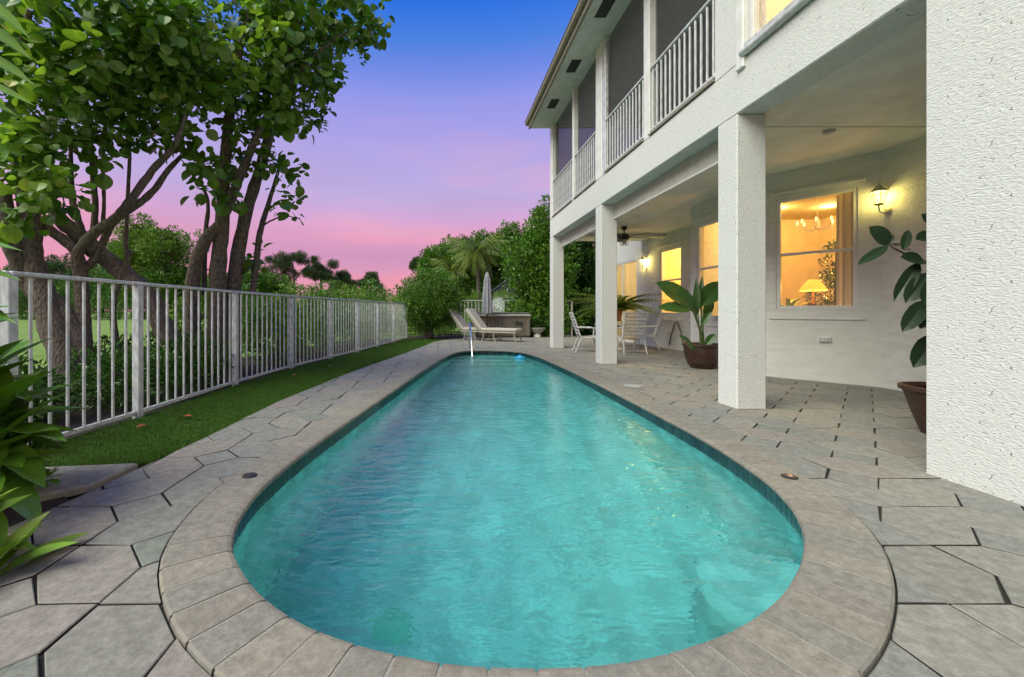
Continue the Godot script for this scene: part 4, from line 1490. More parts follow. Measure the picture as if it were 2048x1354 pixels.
func leaf_meshes() -> void:
	var b := MB.new()
	b.colored = true
	b.leaf([0.1, 0.40, 0.52, 0.55, 0.50, 0.34, 0.0], 0.22, 0.18)
	LM.round_leaf = b.done()
	b = MB.new()
	b.colored = true
	b.leaf([0.0, 0.22, 0.0], 0.25, 0.3)
	LM.small_leaf = b.done()
	for spec in [["spray", 9, 0.5, 0.42], ["tight_spray", 14, 0.5, 0.34]]:
		b = MB.new()
		b.colored = true
		for i in spec[1]:
			var o := ball()
			var g := rnd(0.75, 1.25)
			b.tint = Color(g, g, g)
			b.leaflet(0.24, 0.4, aim(o * spec[2], o + ball() * 0.7 + Vector3(0, 0.15, 0), Vector3.UP + ball() * 0.8, spec[3]))
		LM[spec[0]] = b.done()
	b = MB.new()
	b.colored = true
	for i in 22:
		var o := ball()
		b.leaflet(0.03, 0.0, aim(o * 0.2, o + Vector3(0, 0.5, 0), Vector3.UP, rnd(0.4, 0.7)))
	LM.needles = b.done()
	b = MB.new()
	b.colored = true
	for i in 9:
		var a := rnd(0, TAU)
		b.leaf([0.025, 0.02, 0.012, 0.0], 0.2, rnd(0.2, 0.9), aim(Vector3(cos(a), 0, sin(a)) * 0.05, Vector3(cos(a) * 0.4, 1, sin(a) * 0.4), Vector3(cos(a), 0.3, sin(a)), rnd(0.6, 1.0)))
	LM.grass_tuft = b.done()

# one mesh from many placed and tinted copies of a leaf mesh
func merged(called: String, mesh: ArrayMesh, m: Material, parent: Node, xf: Array, cols: Array) -> MeshInstance3D:
	var src := mesh.surface_get_arrays(0)
	var sv: PackedVector3Array = src[Mesh.ARRAY_VERTEX]
	var sn: PackedVector3Array = src[Mesh.ARRAY_NORMAL]
	var b := MB.new()
	b.colored = true
	var fill := PackedColorArray()
	fill.resize(sv.size())
	for i in xf.size():
		var t: Transform3D = xf[i]
		b.v.append_array(t * sv)
		b.n.append_array(Transform3D(t.basis.orthonormalized(), Vector3.ZERO) * sn)
		fill.fill(cols[i])
		b.c.append_array(fill)
	return put(called, b, m, parent)

# spreads copies of a leaf mesh in clusters through ellipsoids: blobs = [centre, radii, clusters]
func foliage(parent: Node, called: String, mesh: Mesh, m: Material, blobs: Array, per: int, spread: float, size: float, shell := 0.55, hue := 0.2) -> MeshInstance3D:
	var xf := []
	var cols := []
	for bl in blobs:
		for k in bl[2]:
			var o := ball()
			if o.length() > 0.02:
				o = o.normalized() * pow(o.length(), shell)
			var c: Vector3 = bl[0] + o * bl[1]
			var g := rnd(0.7, 1.3)
			var warm := rnd(-hue, hue)
			for i in per:
				var q := ball() * spread
				var dir := q.normalized() + o * 0.5 + Vector3(0, rnd(-0.4, 0.5), 0)
				xf.append(aim(c + q, dir, Vector3.UP + ball() * 0.7, size * rnd(0.65, 1.25)))
				var v := g * rnd(0.8, 1.2)
				cols.append(Color(v * (1.0 + warm), v, v * (1.0 - warm * 0.5)))
	return merged(called, mesh, m, parent, xf, cols)

func lumpy(c: Vector3, r: Vector3, n: int, k: int) -> Array:
	var out := [[c, r * 0.62, int(n * 0.3)]]
	for i in k:
		var o := ball()
		o = o.normalized() * rnd(0.35, 0.85)
		out.append([c + o * r, r * rnd(0.22, 0.5), int(n * 0.75 / k)])
	return out

func trunk(parent: Node, called: String, pts: Array, radii: Array, m: Material, sides := 9) -> void:
	# smooth, slightly knotty limbs
	var c := []
	var r := []
	for i in pts.size() - 1:
		var p0: Vector3 = pts[max(i - 1, 0)]
		var p1: Vector3 = pts[i]
		var p2: Vector3 = pts[i + 1]
		var p3: Vector3 = pts[min(i + 2, pts.size() - 1)]
		for k in 5:
			var t := k / 5.0
			c.append(p1.cubic_interpolate(p2, p0, p3, t) + ball() * radii[i] * 0.10)
			r.append(lerpf(radii[i], radii[i + 1], t) * rnd(0.93, 1.08))
	c.append(pts[-1])
	r.append(radii[-1])
	var b := MB.new()
	b.tube(c, r, sides)
	put(called, b, m, parent)

func px(x: float, y: float, d: float) -> Vector3:
	# a point at a depth d whose bearing was measured on the photograph; used to lay out real places
	return P((x - 882.0) / 850.0 * d, EYE + (622.0 - y) / 850.0 * d, d)

func grape_leaves(t: Node3D, blobs: Array, per: int, spread: float, size: float, singles: int) -> void:
	var xf := []
	var cols := []
	for bl in blobs:
		for k in int(bl[2] * 0.62):
			var o := ball()
			o = o.normalized() * pow(o.length(), 0.7)
			var c: Vector3 = bl[0] + o * bl[1]
			var g := rnd(0.75, 1.35)
			for i in per:
				var q := ball() * spread
				var dir := q.normalized() + Vector3(rnd(-0.3, 0.3), rnd(-0.7, 0.15), rnd(-0.3, 0.3))
				xf.append(aim(c + q * 0.8, dir, Vector3.UP + ball() * 0.9 + Vector3(0, 0, 0.35), size * (rnd(0.55, 1.1) if rng.randf() < 0.8 else rnd(1.1, 1.7)), rnd(0.8, 1.1)))
				var v := g * rnd(0.7, 1.3)
				var w := rnd(-0.12, 0.25)
				var col := Color(v * (1.0 + w), v, v * 0.8)
				if rng.randf() < 0.035:
					col = Color(v * 2.6, v * 1.7, v * 0.7)
				cols.append(col)
	var order := range(xf.size())
	order.sort_custom(func(a, b): return xf[a].origin.z > xf[b].origin.z)
	var crown := Node3D.new()
	crown.name = "crown"
	t.add_child(crown, true)
	var tint := []
	for i in 6:
		var m := (M.grape_leaf as StandardMaterial3D).duplicate() as StandardMaterial3D
		m.vertex_color_use_as_albedo = false
		m.albedo_color = [lin(0.11, 0.21, 0.025), lin(0.08, 0.17, 0.02), lin(0.15, 0.25, 0.03), lin(0.10, 0.20, 0.02), lin(0.065, 0.14, 0.02), lin(0.27, 0.28, 0.03)][i]
		tint.append(m)
	var rest := []
	var rc := []
	for k in order.size():
		var i: int = order[k]
		if k < singles:
			part("leaf", LM.round_leaf, tint[rng.randi() % (6 if rng.randf() < 0.25 else 5)], crown, xf[i])
		else:
			rest.append(xf[i])
			rc.append(cols[i])
	var o := merged("leaves", LM.round_leaf, M.grape_leaf, crown, rest, rc)
	o.set_meta("kind", "stuff")

func vegetation() -> void:
	# the two big-leaved trees just outside the fence
	var t := thing("sea_grape_tree", "large round-leaved tree with several slim upright trunks behind the fence", "tree", P(-3.7, -0.03, 7.3))
	var L := func(x: float, y: float, d: float) -> Vector3: return px(x, y, d) - t.position
	trunk(t, "trunk", [L.call(440, 765, 7.3), L.call(436, 569, 7.3), L.call(444, 461, 7.3), L.call(448, 360, 7.2), L.call(455, 270, 7.1), L.call(470, 150, 6.9), L.call(500, 20, 6.7)], [0.17, 0.135, 0.115, 0.10, 0.085, 0.06, 0.03], M.bark)
	trunk(t, "trunk", [L.call(388, 770, 7.2), L.call(386, 600, 7.2), L.call(392, 530, 7.2), L.call(412, 480, 7.2), L.call(440, 450, 7.25)], [0.15, 0.12, 0.105, 0.10, 0.085], M.bark)
	trunk(t, "trunk", [L.call(462, 770, 7.5), L.call(468, 569, 7.5), L.call(491, 436, 7.5), L.call(513, 360, 7.5), L.call(538, 275, 7.4), L.call(565, 160, 7.2), L.call(600, 40, 7.0)], [0.16, 0.125, 0.105, 0.095, 0.08, 0.055, 0.03], M.bark)
	trunk(t, "limb", [L.call(505, 590, 7.6), L.call(516, 493, 7.6), L.call(524, 450, 7.6), L.call(538, 405, 7.6), L.call(560, 330, 7.5)], [0.06, 0.055, 0.048, 0.04, 0.025], M.bark)
	trunk(t, "limb", [L.call(408, 590, 7.35), L.call(410, 480, 7.35), L.call(416, 410, 7.35), L.call(405, 370, 7.3), L.call(395, 330, 7.2)], [0.045, 0.04, 0.032, 0.022, 0.012], M.bark, 7)
	trunk(t, "limb", [L.call(445, 440, 7.25), L.call(470, 380, 7.15), L.call(490, 330, 7.1), L.call(530, 240, 7.0), L.call(620, 120, 7.0), L.call(700, 60, 7.0)], [0.09, 0.08, 0.07, 0.05, 0.03, 0.015], M.bark)
	trunk(t, "limb", [L.call(524, 452, 7.6), L.call(545, 440, 7.5), L.call(570, 432, 7.4), L.call(600, 438, 7.3)], [0.018, 0.014, 0.01, 0.006], M.bark, 6)
	var U := func(x: float, y: float, r: float, ry: float, d: float, n: int) -> Array: return [L.call(x, y, d), Vector3(r, ry, r * 1.1) / 850.0 * d, n]
	grape_leaves(t, [U.call(480, 95, 130, 90, 6.8, 115), U.call(590, 50, 90, 50, 7.0, 60), U.call(700, 30, 65, 34, 7.1, 34), U.call(745, 70, 34, 20, 7.1, 12), U.call(580, 170, 90, 60, 7.2, 60), U.call(650, 165, 40, 24, 7.2, 12), U.call(490, 215, 90, 60, 7.0, 50), U.call(580, 240, 40, 34, 7.3, 14), U.call(530, 300, 45, 40, 7.2, 14), U.call(440, 320, 35, 30, 7.0, 10), U.call(575, 355, 26, 24, 7.4, 6), U.call(572, 400, 24, 14, 7.4, 5), U.call(600, 436, 20, 8, 7.3, 3), U.call(450, 388, 40, 20, 6.9, 6), U.call(500, 520, 30, 26, 7.7, 6)], 9, 0.25, 0.140, 300)
	foliage(t, "inner_leaves", LM.spray, M.grape_leaf, [U.call(470, 90, 150, 90, 7.6, 90), U.call(600, 60, 100, 60, 7.7, 40), U.call(560, 190, 90, 60, 7.8, 26)], 3, 0.22, 0.30).set_meta("kind", "stuff")

	t = thing("sea_grape_tree", "gnarled round-leaved tree with leaning forked trunks behind the fence corner", "tree", P(-4.9, -0.03, 5.8))
	L = func(x: float, y: float, d: float) -> Vector3: return px(x, y, d) - t.position
	U = func(x: float, y: float, r: float, ry: float, d: float, n: int) -> Array: return [L.call(x, y, d), Vector3(r, ry, r * 1.1) / 850.0 * d, n]
	trunk(t, "trunk", [L.call(150, 780, 5.8), L.call(125, 690, 5.8), L.call(85, 590, 5.8), L.call(65, 520, 5.8), L.call(60, 430, 5.7), L.call(40, 330, 5.5), L.call(30, 180, 5.3), L.call(60, 20, 5.1)], [0.24, 0.19, 0.15, 0.13, 0.115, 0.09, 0.06, 0.03], M.bark, 11)
	trunk(t, "trunk", [L.call(165, 780, 5.9), L.call(160, 700, 5.9), L.call(120, 620, 5.9), L.call(60, 570, 5.8), L.call(20, 480, 5.6), L.call(10, 380, 5.5)], [0.2, 0.16, 0.14, 0.12, 0.10, 0.07], M.bark, 10)
	trunk(t, "limb", [L.call(345, 690, 6.3), L.call(300, 600, 6.3), L.call(263, 559, 6.3), L.call(190, 500, 6.2), L.call(150, 465, 6.1), L.call(112, 425, 6.0), L.call(70, 340, 5.9)], [0.15, 0.13, 0.12, 0.12, 0.11, 0.09, 0.05], M.bark, 10)
	trunk(t, "limb", [L.call(175, 780, 6.0), L.call(165, 640, 6.0), L.call(160, 547, 6.0), L.call(150, 500, 6.0), L.call(100, 460, 5.9), L.call(55, 425, 5.8)], [0.11, 0.10, 0.085, 0.075, 0.07, 0.06], M.bark)
	trunk(t, "limb", [L.call(160, 545, 6.0), L.call(155, 510, 5.95), L.call(185, 470, 5.9), L.call(230, 438, 5.9), L.call(262, 400, 5.8), L.call(305, 341, 5.8), L.call(350, 290, 5.7), L.call(370, 230, 5.7)], [0.08, 0.075, 0.07, 0.062, 0.055, 0.048, 0.035, 0.02], M.bark)
	trunk(t, "limb", [L.call(235, 436, 5.9), L.call(280, 405, 6.0), L.call(310, 378, 6.1), L.call(345, 330, 6.2), L.call(390, 290, 6.3)], [0.05, 0.05, 0.045, 0.035, 0.02], M.bark)
	trunk(t, "limb", [L.call(162, 545, 6.05), L.call(190, 515, 6.05), L.call(215, 465, 6.05), L.call(228, 440, 6.0)], [0.06, 0.055, 0.05, 0.04], M.bark)
	trunk(t, "limb", [L.call(266, 580, 6.4), L.call(252, 500, 6.4), L.call(254, 420, 6.3), L.call(259, 320, 6.2), L.call(262, 200, 6.0)], [0.035, 0.032, 0.028, 0.024, 0.012], M.bark, 7)
	trunk(t, "limb", [L.call(165, 470, 6.1), L.call(150, 420, 6.1), L.call(143, 380, 6.1), L.call(140, 260, 6.0)], [0.05, 0.045, 0.04, 0.02], M.bark, 7)
	trunk(t, "limb", [L.call(188, 465, 6.15), L.call(190, 410, 6.15), L.call(186, 350, 6.1), L.call(180, 240, 6.0)], [0.05, 0.042, 0.04, 0.02], M.bark, 7)
	trunk(t, "limb", [L.call(205, 450, 6.2), L.call(208, 400, 6.2), L.call(206, 320, 6.15), L.call(215, 200, 6.0)], [0.03, 0.026, 0.024, 0.012], M.bark, 7)
	trunk(t, "limb", [L.call(235, 700, 6.2), L.call(225, 620, 6.2), L.call(240, 560, 6.2), L.call(262, 500, 6.2)], [0.05, 0.045, 0.04, 0.03], M.bark, 7)
	grape_leaves(t, [U.call(70, 80, 120, 90, 5.2, 90), U.call(200, 70, 120, 80, 5.4, 90), U.call(330, 75, 100, 85, 5.7, 80), U.call(270, 170, 120, 55, 5.8, 70), U.call(110, 200, 110, 50, 5.3, 60), U.call(390, 170, 70, 50, 6.0, 36), U.call(40, 300, 70, 55, 5.0, 36), U.call(150, 290, 70, 30, 5.4, 24), U.call(330, 255, 60, 40, 5.9, 26), U.call(80, 385, 60, 35, 4.9, 20), U.call(395, 350, 40, 36, 6.2, 14), U.call(30, 430, 36, 30, 4.9, 8), U.call(240, 260, 50, 30, 6.0, 12)], 9, 0.23, 0.132, 300)
	foliage(t, "inner_leaves", LM.spray, M.grape_leaf, [U.call(150, 90, 190, 100, 6.6, 150), U.call(330, 110, 110, 90, 6.8, 70), U.call(100, 210, 150, 60, 6.4, 46)], 3, 0.22, 0.28).set_meta("kind", "stuff")

	# shrubs along the outside of the fence
	var spots := [[-4.3, 4.2, 0.5, 0.26], [-3.9, 5.2, 0.55, 0.30], [-4.7, 6.6, 0.6, 0.34], [-3.7, 6.3, 0.5, 0.36], [-4.4, 8.1, 0.7, 0.75], [-3.6, 9.2, 0.6, 0.75], [-3.5, 10.6, 0.7, 0.8], [-3.2, 12.1, 0.7, 0.85], [-2.9, 13.8, 0.75, 0.95], [-2.7, 15.6, 0.8, 1.0], [-5.6, 5.0, 0.6, 0.25], [-4.9, 10.2, 0.9, 0.9], [-4.4, 12.6, 0.9, 1.0], [-4.0, 15.2, 1.0, 1.1]]
	var ordinal := ["first", "second", "third", "fourth", "fifth", "sixth", "seventh", "eighth", "ninth"]
	for i in spots.size():
		var s: Array = spots[i]
		var low := i < 4 or i == 10
		var b := thing("fence_shrub", ("low dark undergrowth shrub at the tree roots, %s from the fence corner" if low else "dense leafy shrub outside the white fence, %s from the fence corner") % ordinal[[0, 1, 2, 3, 0, 1, 2, 3, 4, 5, 4, 6, 7, 8][i]], "shrub", P(s[0], -0.03, s[1]), 0.0, "low shrubs under the trees" if low else "shrubs along the fence")
		for k in 4:
			trunk(b, "stem", [Vector3(rnd(-0.1, 0.1), 0, rnd(-0.1, 0.1)), Vector3(rnd(-0.2, 0.2), s[3], rnd(-0.2, 0.2)), Vector3(rnd(-0.4, 0.4), s[3] * 1.7, rnd(-0.4, 0.4))], [0.018, 0.012, 0.005], M.bark, 5)
		foliage(b, "foliage", LM.spray, M.dark_leaf if low else (M.broad_leaf if i % 2 else M.pale_leaf), [[Vector3(0, s[3] * 0.95, 0), Vector3(s[2], s[3] * 0.95, s[2]), 110]], 3, 0.16, 0.17 if low else 0.2)
	# clipped round shrub at the end of the fence
	t = thing("round_shrub", "rounded dense green shrub on a short dark trunk at the fence end", "shrub", P(-0.45, -0.02, 17.0))
	trunk(t, "trunk", [Vector3(0, 0, 0), Vector3(-0.05, 0.5, 0), Vector3(0.1, 1.2, 0.1)], [0.2, 0.16, 0.08], M.bark)
	trunk(t, "limb", [Vector3(0, 0.3, 0), Vector3(0.35, 0.9, 0.1), Vector3(0.6, 1.5, 0.1)], [0.1, 0.07, 0.03], M.bark)
	foliage(t, "crown", LM.tight_spray, M.broad_leaf, [[Vector3(0.1, 1.65, 0), Vector3(1.22, 1.05, 1.15), 620], [Vector3(-0.3, 0.95, 0), Vector3(0.75, 0.55, 0.8), 150], [Vector3(0.6, 1.0, 0), Vector3(0.55, 0.5, 0.7), 120]], 2, 0.16, 0.26, 0.45)
	# tall trees between the rear fence and the house
	var house_trees := [["broad dark green tree standing against the corner column of the house", px(1085, 545, 19.0), Vector3(1.45, 2.6, 1.4), 900], ["dark leafy tree filling the gap behind the porch columns", px(1160, 570, 20.5), Vector3(1.6, 2.7, 1.5), 800]]
	for q in house_trees:
		t = thing("leafy_tree", q[0], "tree", Vector3(q[1].x, -0.05, q[1].z))
		trunk(t, "trunk", [Vector3.ZERO, Vector3(0.05, 1.4, 0), Vector3(-0.05, q[1].y, 0), Vector3(0.1, q[1].y + 1.6, 0)], [0.17, 0.14, 0.1, 0.04], M.bark)
		foliage(t, "crown", LM.spray, M.broad_leaf if q[3] == 900 else M.dark_leaf, lumpy(Vector3(0, q[1].y, 0), q[2] * 1.08, int(q[3] * 1.2), 16) + [[Vector3(0, q[1].y * 0.8, 0), q[2] * 0.85, 300], [Vector3(0.2, q[1].y + 1.6, 0), q[2] * Vector3(0.6, 0.55, 0.6), 200], [Vector3(-0.3, q[1].y * 0.4, 0), q[2] * Vector3(0.8, 0.5, 0.8), 240]], 2, 0.24, 0.37, 0.5)
	# palm and trees behind the hot tub
	palm("feather palm with drooping fronds behind the hot tub", px(955, 495, 27.0), 27.0, 1.75, 30)
	palm("small shaggy palm between the round shrub and the tall trees", px(905, 530, 29.0), 29.0, 1.6, 26)
	var back := [["rounded tree rising behind the hot tub beside the palm", px(1010, 505, 31.0), Vector3(2.4, 2.0, 2.0), 800, "broad_leaf"], ["broad low tree behind the round shrub", px(880, 535, 33.0), Vector3(2.3, 1.8, 2.0), 750, "broad_leaf"], ["olive green tree behind the parasol", px(950, 535, 30.5), Vector3(2.8, 2.1, 1.5), 900, "broad_leaf"], ["dark tree behind the rear fence near the house", px(1065, 550, 31.0), Vector3(1.7, 2.6, 1.5), 700, "broad_leaf"]]
	for q in back:
		t = thing("garden_tree", q[0], "tree", Vector3(q[1].x, -0.05, q[1].z))
		trunk(t, "trunk", [Vector3.ZERO, Vector3(0.1, q[1].y * 0.5, 0), Vector3(-0.05, q[1].y, 0)], [0.2, 0.16, 0.06], M.bark)
		foliage(t, "crown", LM.spray, M[q[4]], lumpy(Vector3(0, q[1].y, 0), q[2] * 1.1, int(q[3] * 1.2), 12) + [[Vector3(0.3, q[1].y * 0.5, 0), q[2] * Vector3(0.9, 0.7, 0.9), 160]], 2, 0.32, 0.46, 0.5)
	# hedge beyond the rear fence
	t = thing("rear_hedge", "clipped light green hedge behind the rear white fence", "hedge", P(2.4, -0.05, 22.5))
	foliage(t, "foliage", LM.tight_spray, M.pale_leaf, [[Vector3(-2.6, 1.0, 0), Vector3(1.3, 1.15, 0.6), 200], [Vector3(-0.8, 1.0, 0), Vector3(1.4, 1.2, 0.6), 200], [Vector3(1.0, 1.0, 0), Vector3(1.3, 1.25, 0.6), 200], [Vector3(2.5, 1.0, 0), Vector3(1.2, 1.2, 0.6), 160]], 3, 0.16, 0.2, 0.5)
	trunk(t, "stem", [Vector3(0, 0, 0), Vector3(0.1, 1.2, 0)], [0.05, 0.03], M.bark, 6)
	# mid-distance trees on the grass
	var mids := [["bright green spreading tree standing on the open grass", px(300, 500, 62.0), Vector3(6.6, 4.6, 5.0), 1000, "pale_leaf"], ["low round bush under the spreading tree on the grass", px(350, 560, 60.0), Vector3(3.0, 2.6, 2.6), 320, "broad_leaf"], ["dark thicket tree behind the forked trunks", px(110, 560, 75.0), Vector3(9.0, 4.2, 4.0), 800, "dark_leaf"], ["dark green thicket tree behind the leaning limb", px(205, 560, 72.0), Vector3(7.0, 4.4, 4.0), 700, "dark_leaf"], ["bushy tree beyond the slim trunks", px(505, 575, 55.0), Vector3(4.6, 2.2, 2.4), 480, "broad_leaf"], ["pale scrub tree in the gap beyond the fence", px(440, 580, 52.0), Vector3(3.2, 2.0, 2.2), 320, "pale_leaf"]]
	for q in mids:
		t = thing("field_tree", q[0], "tree", Vector3(q[1].x, -0.06, q[1].z))
		trunk(t, "trunk", [Vector3.ZERO, Vector3(0.15, q[1].y * 0.5, 0), Vector3(0, q[1].y + 0.5, 0)], [0.22, 0.17, 0.06], M.bark)
		foliage(t, "crown", LM.spray, M[q[4]], lumpy(Vector3(0, q[1].y, 0), q[2] * 1.1, int(q[3] * 1.2), 13) + [[Vector3(0.4, q[1].y * 0.5, 0), q[2] * Vector3(0.85, 0.6, 0.8), int(q[3] * 0.4)]], 2, 0.6, 0.9, 0.5)
	# pines on the skyline
	var pines := [["broad flat-topped pine on the skyline", 585, 525, 75.0, 60, 24], ["flat-topped pine beside the broad one on the skyline", 640, 535, 78.0, 34, 20], ["small round pine on the skyline between the larger ones", 688, 556, 80.0, 24, 16], ["lone umbrella-shaped pine on the skyline", 740, 558, 85.0, 20, 12], ["spindly pine showing beside the round shrub", 838, 527, 70.0, 14, 7]]
	for q in pines:
		var c := px(q[1], q[2], q[3])
		var k: float = q[3] / 850.0
		t = thing("pine_tree", q[0], "tree", Vector3(c.x, -0.06, c.z))
		trunk(t, "trunk", [Vector3.ZERO, Vector3(0.3, c.y * 0.5, 0), Vector3(0, c.y, 0)], [0.3, 0.24, 0.14], M.bark)
		trunk(t, "limb", [Vector3(0.2, c.y * 0.65, 0), Vector3(q[4] * k * 0.4, c.y * 0.9, 0), Vector3(q[4] * k * 0.7, c.y, 0)], [0.14, 0.1, 0.05], M.bark, 6)
		var bl := []
		for i in 14:
			var rr := rnd(0.14, 0.34)
			var off := rnd(-0.85, 0.85)
			bl.append([Vector3(off * q[4] * k, c.y + (rnd(-1.1, 0.75) - off * off * 0.7) * q[5] * k, rnd(-0.6, 0.6) * q[4] * k), Vector3(q[4] * rr * k, q[5] * rr * 1.3 * k, q[4] * rr * k), int(90 * rr)])
		foliage(t, "crown", LM.needles, M.pine_leaf, bl, 3, 0.45, 1.0, 0.6)
	# the wood that closes the view
	t = Node3D.new()
	t.name = numbered("treeline")
	add_child(t)
	tag(t, "far wood of mixed green trees along the horizon", "woods", "", "stuff")
	var bl2 := []
	for i in 60:
		var x := -95.0 + i * 2.0 + rnd(-0.8, 0.8)
		var d := 58.0 + rnd(-4, 6)
		var tall := rnd(1.9, 2.9) * (1.3 if x < -32 else 1.0)
		bl2.append([P(x, tall * 0.9, d), Vector3(2.0, tall, 1.8), 62])
	foliage(t, "foliage", LM.spray, M.broad_leaf, bl2, 3, 0.5, 0.75, 0.4)
	var bl3 := []
	for i in 16:
		bl3.append([P(2.0 + i * 2.2 + rnd(-0.5, 0.5), 1.6, 36.0 + rnd(-2, 2)), Vector3(1.8, rnd(2.0, 3.2), 1.6), 60])
	foliage(t, "foliage", LM.spray, M.broad_leaf, bl3, 3, 0.4, 0.55, 0.4)
	# reeds and scrub between fence and wood
	t = Node3D.new()
	t.name = numbered("scrub")
	add_child(t)
	tag(t, "rough low scrub beyond the far end of the white fence", "scrub", "", "stuff")
	var bl4 := []
	for i in 26:
		bl4.append([P(-9.0 + i * 0.36 + rnd(-0.3, 0.3), 0.75, 21.0 + rnd(-2.5, 3.5)), Vector3(0.8, rnd(0.8, 1.25), 0.7), 40])
	foliage(t, "foliage", LM.spray, M.pale_leaf, bl4, 3, 0.2, 0.28, 0.45)
	neighbour()
	potted()
	border_plants()

func palm(label: String, top: Vector3, depth: float, reach: float, n: int) -> void:
	var t := thing("feather_palm", label, "palm tree", Vector3(top.x, -0.05, top.z))
	var h := top.y
	trunk(t, "trunk", [Vector3.ZERO, Vector3(0.08, h * 0.5, 0), Vector3(0, h, 0)], [0.17, 0.14, 0.12], M.palm_bark)
	var crown := Node3D.new()
	crown.name = "crown"
	t.add_child(crown)
	for i in n:
		var a := TAU * i * 0.382 + rnd(-0.2, 0.2)
		var up := lerpf(1.6, -0.9, float(i) / n)
		var f := MB.new()
		f.colored = true
		var g := rnd(0.75, 1.3)
		f.tint = Color(g * 1.15, g, g * 0.7)
		for k in 22:
			var u := (k + 1.5) / 24.0
			var q := Vector3(u, -0.62 * u * u, 0)
			for s in [-1.0, 1.0]:
				f.leaf([0.02, 0.032, 0.0], 0.0, 0.6, aim(q, Vector3(0.45 + rnd(-0.2, 0.2), -0.75, s), Vector3.UP, 0.36 * sin(PI * (0.18 + 0.75 * u)) + 0.04))
		f.tint = Color(1.2, 1.1, 0.6)
		f.tube([Vector3.ZERO, Vector3(0.5, -0.155, 0), Vector3(1, -0.62, 0)], [0.014, 0.009, 0.003], 5)
		put("frond", f, M.palm_leaf, crown, aim(Vector3(0, h, 0), Vector3(cos(a), up, sin(a)), Vector3.UP, reach * rnd(0.85, 1.15)))

func neighbour() -> void:
	var t := thing("outbuilding", "white outbuilding with dark pitched roof beyond the rear hedge", "shed", P(4.9, -0.05, 26.5))
	var b := MB.new()
	b.box(Vector3(0, 1.2, 0), Vector3(3.0, 2.4, 2.4))
	put("wall", b, M.neighbour_wall, t)
	b = MB.new()
	for k in [[-1.9, 0.0], [1.9, 0.0]]:
		b.quad(Vector3(k[0], 2.3, 1.5), Vector3(0, 3.7, 1.5), Vector3(0, 3.7, -1.5), Vector3(k[0], 2.3, -1.5), Vector3(k[0], 1, 0))
	for z in [1.45, -1.45]:
		b.tri(Vector3(-1.88, 2.3, z), Vector3(1.88, 2.3, z), Vector3(0, 3.69, z), Vector3(0, 0, z))
	put("roof", b, M.slate_roof, t)
	for x in [-0.8, 0.6]:
		b = MB.new()
		b.box(Vector3(x, 1.5, 1.21), Vector3(0.7, 0.8, 0.04))
		put("window", b, M.dark_vent, t)

# a stalked leaf between two measured points, half width in metres
func stalk_leaf(t: Node3D, root: Vector3, base: Vector3, tip: Vector3, half: float, m: Material, prof: Array, stem: Material, up := Vector3(0.2, 0.8, 0.5), sr := 0.007, tint := Color(1, 1, 1)) -> void:
	var len := base.distance_to(tip)
	var w := []
	for q in prof:
		w.append(q * half / len)
	var b := MB.new()
	b.colored = true
	b.tint = tint
	b.leaf(w, 0.22, 0.12)
	var lf := put("leaf", b, m, t, aim(base, tip - base + Vector3(0, 0.1 * len, 0), up, len))
	b = MB.new()
	var mid := root.lerp(base, 0.5) + Vector3(0, root.distance_to(base) * 0.06, 0)
	b.tube([root, mid, base], [sr * 1.3, sr, sr * 0.7], 6)
	var e := part("petiole", b.done(), stem, lf)
	e.transform = lf.transform.affine_inverse()

